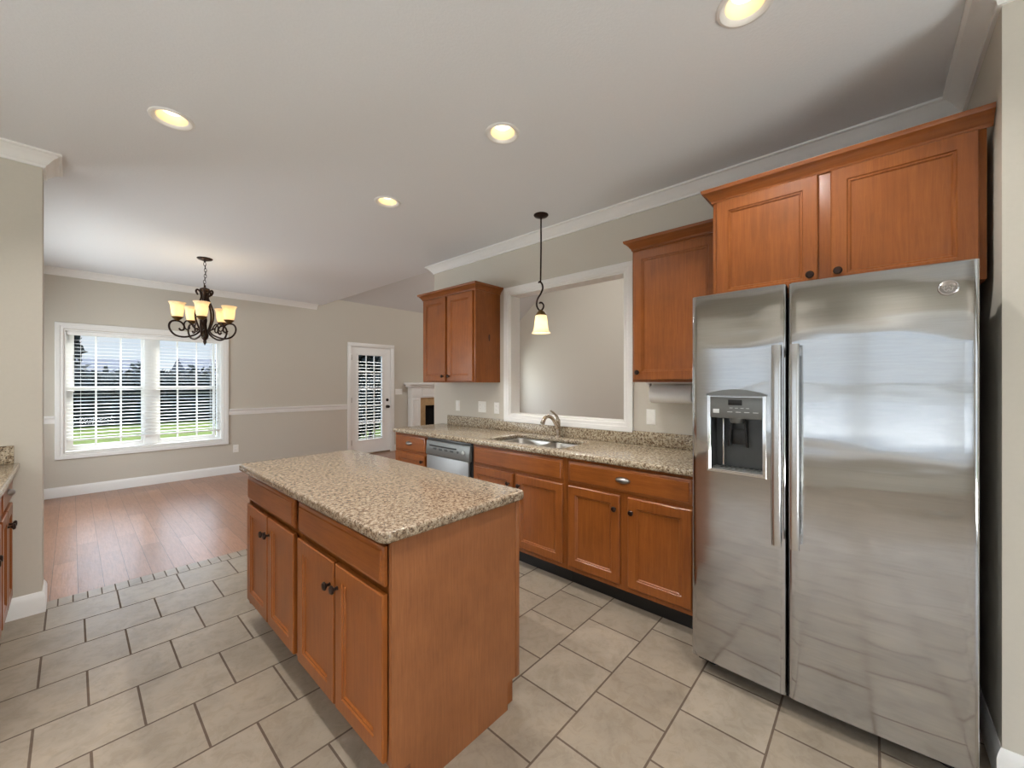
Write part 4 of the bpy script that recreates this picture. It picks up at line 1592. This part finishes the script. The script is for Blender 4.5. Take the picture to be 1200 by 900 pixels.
for j in range(5):
    phi = R(-6.5 + 72 * j)
    rad = tow * math.cos(phi) + sde * math.sin(phi)
    base_ = Vector((cx, cy, 0))
    b = BM()
    tube(b, smooth_path([base_ + rad * (r_ * Q) + Vector((0, 0, cz(y_))) for r_, y_ in ARM], 5), 0.0095, 8)
    tube(b, smooth_path([base_ + rad * (r_ * Q) + Vector((0, 0, cz(y_))) for r_, y_ in AR2], 5), 0.007, 8)
    arm = obj('arm', b, 'bronze', ch)
    c_ = base_ + rad * (0.300 * Q)
    b = BM()
    lathe(b, [(0.010, cz(379)), (0.022, cz(378)), (0.040, cz(376)), (0.052, cz(374.6)), (0.046, cz(374.3)), (0.0, cz(374.6))], c_, seg=20)
    obj('shade_cup', b, 'brass', arm)
    b = BM()
    zb = cz(375.2)
    lathe(b, [(0.030, zb), (0.043, zb + 0.010), (0.051, zb + 0.040), (0.055, zb + 0.080), (0.058, zb + 0.120), (0.066, zb + 0.148), (0.077, zb + 0.160),
              (0.075, zb + 0.163), (0.063, zb + 0.150), (0.055, zb + 0.121), (0.052, zb + 0.080), (0.048, zb + 0.041), (0.040, zb + 0.013), (0.030, zb + 0.003)], c_, seg=28, cap=False)
    obj('shade', b, 'shade', arm)
    b = BM()
    lathe(b, [(0.010, zb + 0.004), (0.016, zb + 0.03), (0.021, zb + 0.055), (0.017, zb + 0.08), (0.0, zb + 0.092)], c_, seg=14)
    obj('bulb', b, 'bulb', arm)
    lamp('chandelier_glow', 'POINT', (c_.x, c_.y, zb + 0.115), 0.5, (1.0, 0.76, 0.46), shadow_soft_size=0.02)

# ================================================================== OUTSIDE
GZ = -0.35
struct('lawn', box(BM(), -45, 60, -40, 75, GZ - 0.2, GZ), 'grass')


struct('patio', box(BM(), -44, WESTX - 0.2, -30, 30, GZ - 0.05, GZ + 0.02), 'patio')  # unseen grey ground, added to keep lawn green out of the refrigerator reflection


def leaf_cloud(bm, blobs, n, size, rg):
    for _ in range(n):
        c, rx, ry, rz_ = rg.choice(blobs)
        d_ = Vector((rg.gauss(0, 1), rg.gauss(0, 1), rg.gauss(0, 1))).normalized() * (rg.random() ** 0.4)
        p_ = Vector(c) + Vector((d_.x * rx, d_.y * ry, d_.z * rz_))
        if p_.z < GZ + 0.02: p_.z = GZ + 0.02 + rg.random() * 0.2
        a = Vector((rg.gauss(0, 1), rg.gauss(0, 1), rg.gauss(0, 1))).normalized() * size * (0.6 + rg.random())
        q = a.orthogonal().normalized() * a.length * 0.6
        bm.faces.new([bm.verts.new(p_ + a), bm.verts.new(p_ + q), bm.verts.new(p_ - a), bm.verts.new(p_ - q)])


def tree(label, x, y, h, w, seed, n=1500, name='tree', trunk=0.3):
    rg = random.Random(seed)
    r = thing(name, label, 'tree' if name == 'tree' else 'shrub', (x, y, GZ), 'trees and shrubs beyond the lawn')
    b = BM()
    tube(b, smooth_path([(x, y, GZ), (x + 0.05, y, GZ + h * 0.3), (x - 0.04, y, GZ + h * 0.75)], 4), [0.16 * h / 5 * (1 - i / 14) for i in range(9)], 8)
    for q in range(4):
        a = 2 * PI * q / 4 + seed
        tube(b, [(x, y, GZ + h * 0.35), (x + math.cos(a) * w * 0.35, y + math.sin(a) * w * 0.35, GZ + h * 0.68)], [0.05 * h / 5, 0.015 * h / 5], 6)
    obj('trunk', b, 'bark', r)
    b = BM()
    blobs = [((x, y, GZ + h * (0.5 + trunk * 0.5)), w * 0.5, w * 0.5, h * (1 - trunk) * 0.5)]
    for q in range(7):
        a = rg.random() * 2 * PI
        blobs.append(((x + math.cos(a) * w * 0.32, y + math.sin(a) * w * 0.32, GZ + h * (trunk + (1 - trunk) * (0.15 + 0.7 * rg.random()))), w * 0.24, w * 0.24, h * 0.16))
    leaf_cloud(b, blobs, n, 0.11 * (w / 2.2) ** 0.5, rg)
    c_, rx_, ry_, rz_ = blobs[0]                      # dense heart of the crown
    lathe(b, [(rx_ * 0.74 * math.sin(PI * k / 8) * (1 + 0.12 * rg.uniform(-1, 1)), -rz_ * 0.78 * math.cos(PI * k / 8)) for k in range(9)], c_, seg=12)
    obj('crown', b, 'leaf', r, smooth=0)
    return r


hd = thing('hedge', 'long dark evergreen hedge across the lawn behind the dining window', 'hedge', (5.0, 23.5, GZ))
rg0 = random.Random(3)
b = BM()
hb = []
for k in range(34):
    xx = -8.0 + k * 0.9
    hb.append(((xx, 23.5 + rg0.uniform(-0.2, 0.2), GZ + 1.25), 0.85, 0.8, 1.25 + rg0.uniform(-0.15, 0.25)))
leaf_cloud(b, hb, 14000, 0.14, rg0)
obj('foliage', b, 'leaf', hd, smooth=0)
b = BM()
prism(b, [(22.9, GZ), (24.1, GZ), (24.0, GZ + 1.9), (23.8, GZ + 2.15), (23.3, GZ + 2.15), (23.0, GZ + 1.9)], 'x', -8.4, 22.2)
obj('branches', b, 'leaf', hd)
tree('leafy tree seen through the left side of the dining window', -1.15, 17.5, 4.5, 2.6, 51, 1500)
tree('tall tree seen through the upper panes of the patio door', 9.9, 17.5, 6.5, 4.0, 52, 1700)
for i, (x, y, h, w, lb) in enumerate(((5.15, 10.6, 1.7, 0.75, 'dark shrub just outside the patio door, the left one of three'), (6.05, 11.3, 1.9, 0.75, 'dark shrub just outside the patio door, the middle one of three'),
                                     (7.0, 12.0, 1.8, 0.8, 'dark shrub just outside the patio door, the right one of three'))):
    tree(lb, x, y, h, w, 70 + i, 1500, 'shrub', 0.02)
tree('bushy tree at the left of the patio door view', 7.6, 14.6, 3.6, 2.2, 53, 1500)

def house(label, x0, x1, y0, y1, hw, hr):
    r = thing('house', label, 'house', ((x0 + x1) / 2, (y0 + y1) / 2, GZ))
    b = BM()
    box(b, x0, x1, y0, y1, GZ, GZ + hw)
    obj('walls', b, 'siding', r)
    b = BM()
    ym_ = (y0 + y1) / 2
    prism(b, [(y0 - 0.4, GZ + hw - 0.15), (y1 + 0.4, GZ + hw - 0.15), (ym_, GZ + hr)], 'x', x0 - 0.4, x1 + 0.4)
    obj('roof', b, 'shingle', r)
    for k in range(3):
        b = BM()
        xx = x0 + (x1 - x0) * (k + 0.7) / 3.6
        box(b, xx, xx + 1.1, y0 - 0.04, y0 + 0.02, GZ + 1.0, GZ + 2.2)
        obj('window', b, 'darkgrey', r)
    return r


house('dark roofed neighbouring house beyond the hedge in the left window half', -6.0, 3.4, 34, 42, 2.3, 3.4)
house('dark roofed neighbouring house beyond the hedge in the right window half', 5.6, 15.0, 34, 42, 2.4, 3.6)
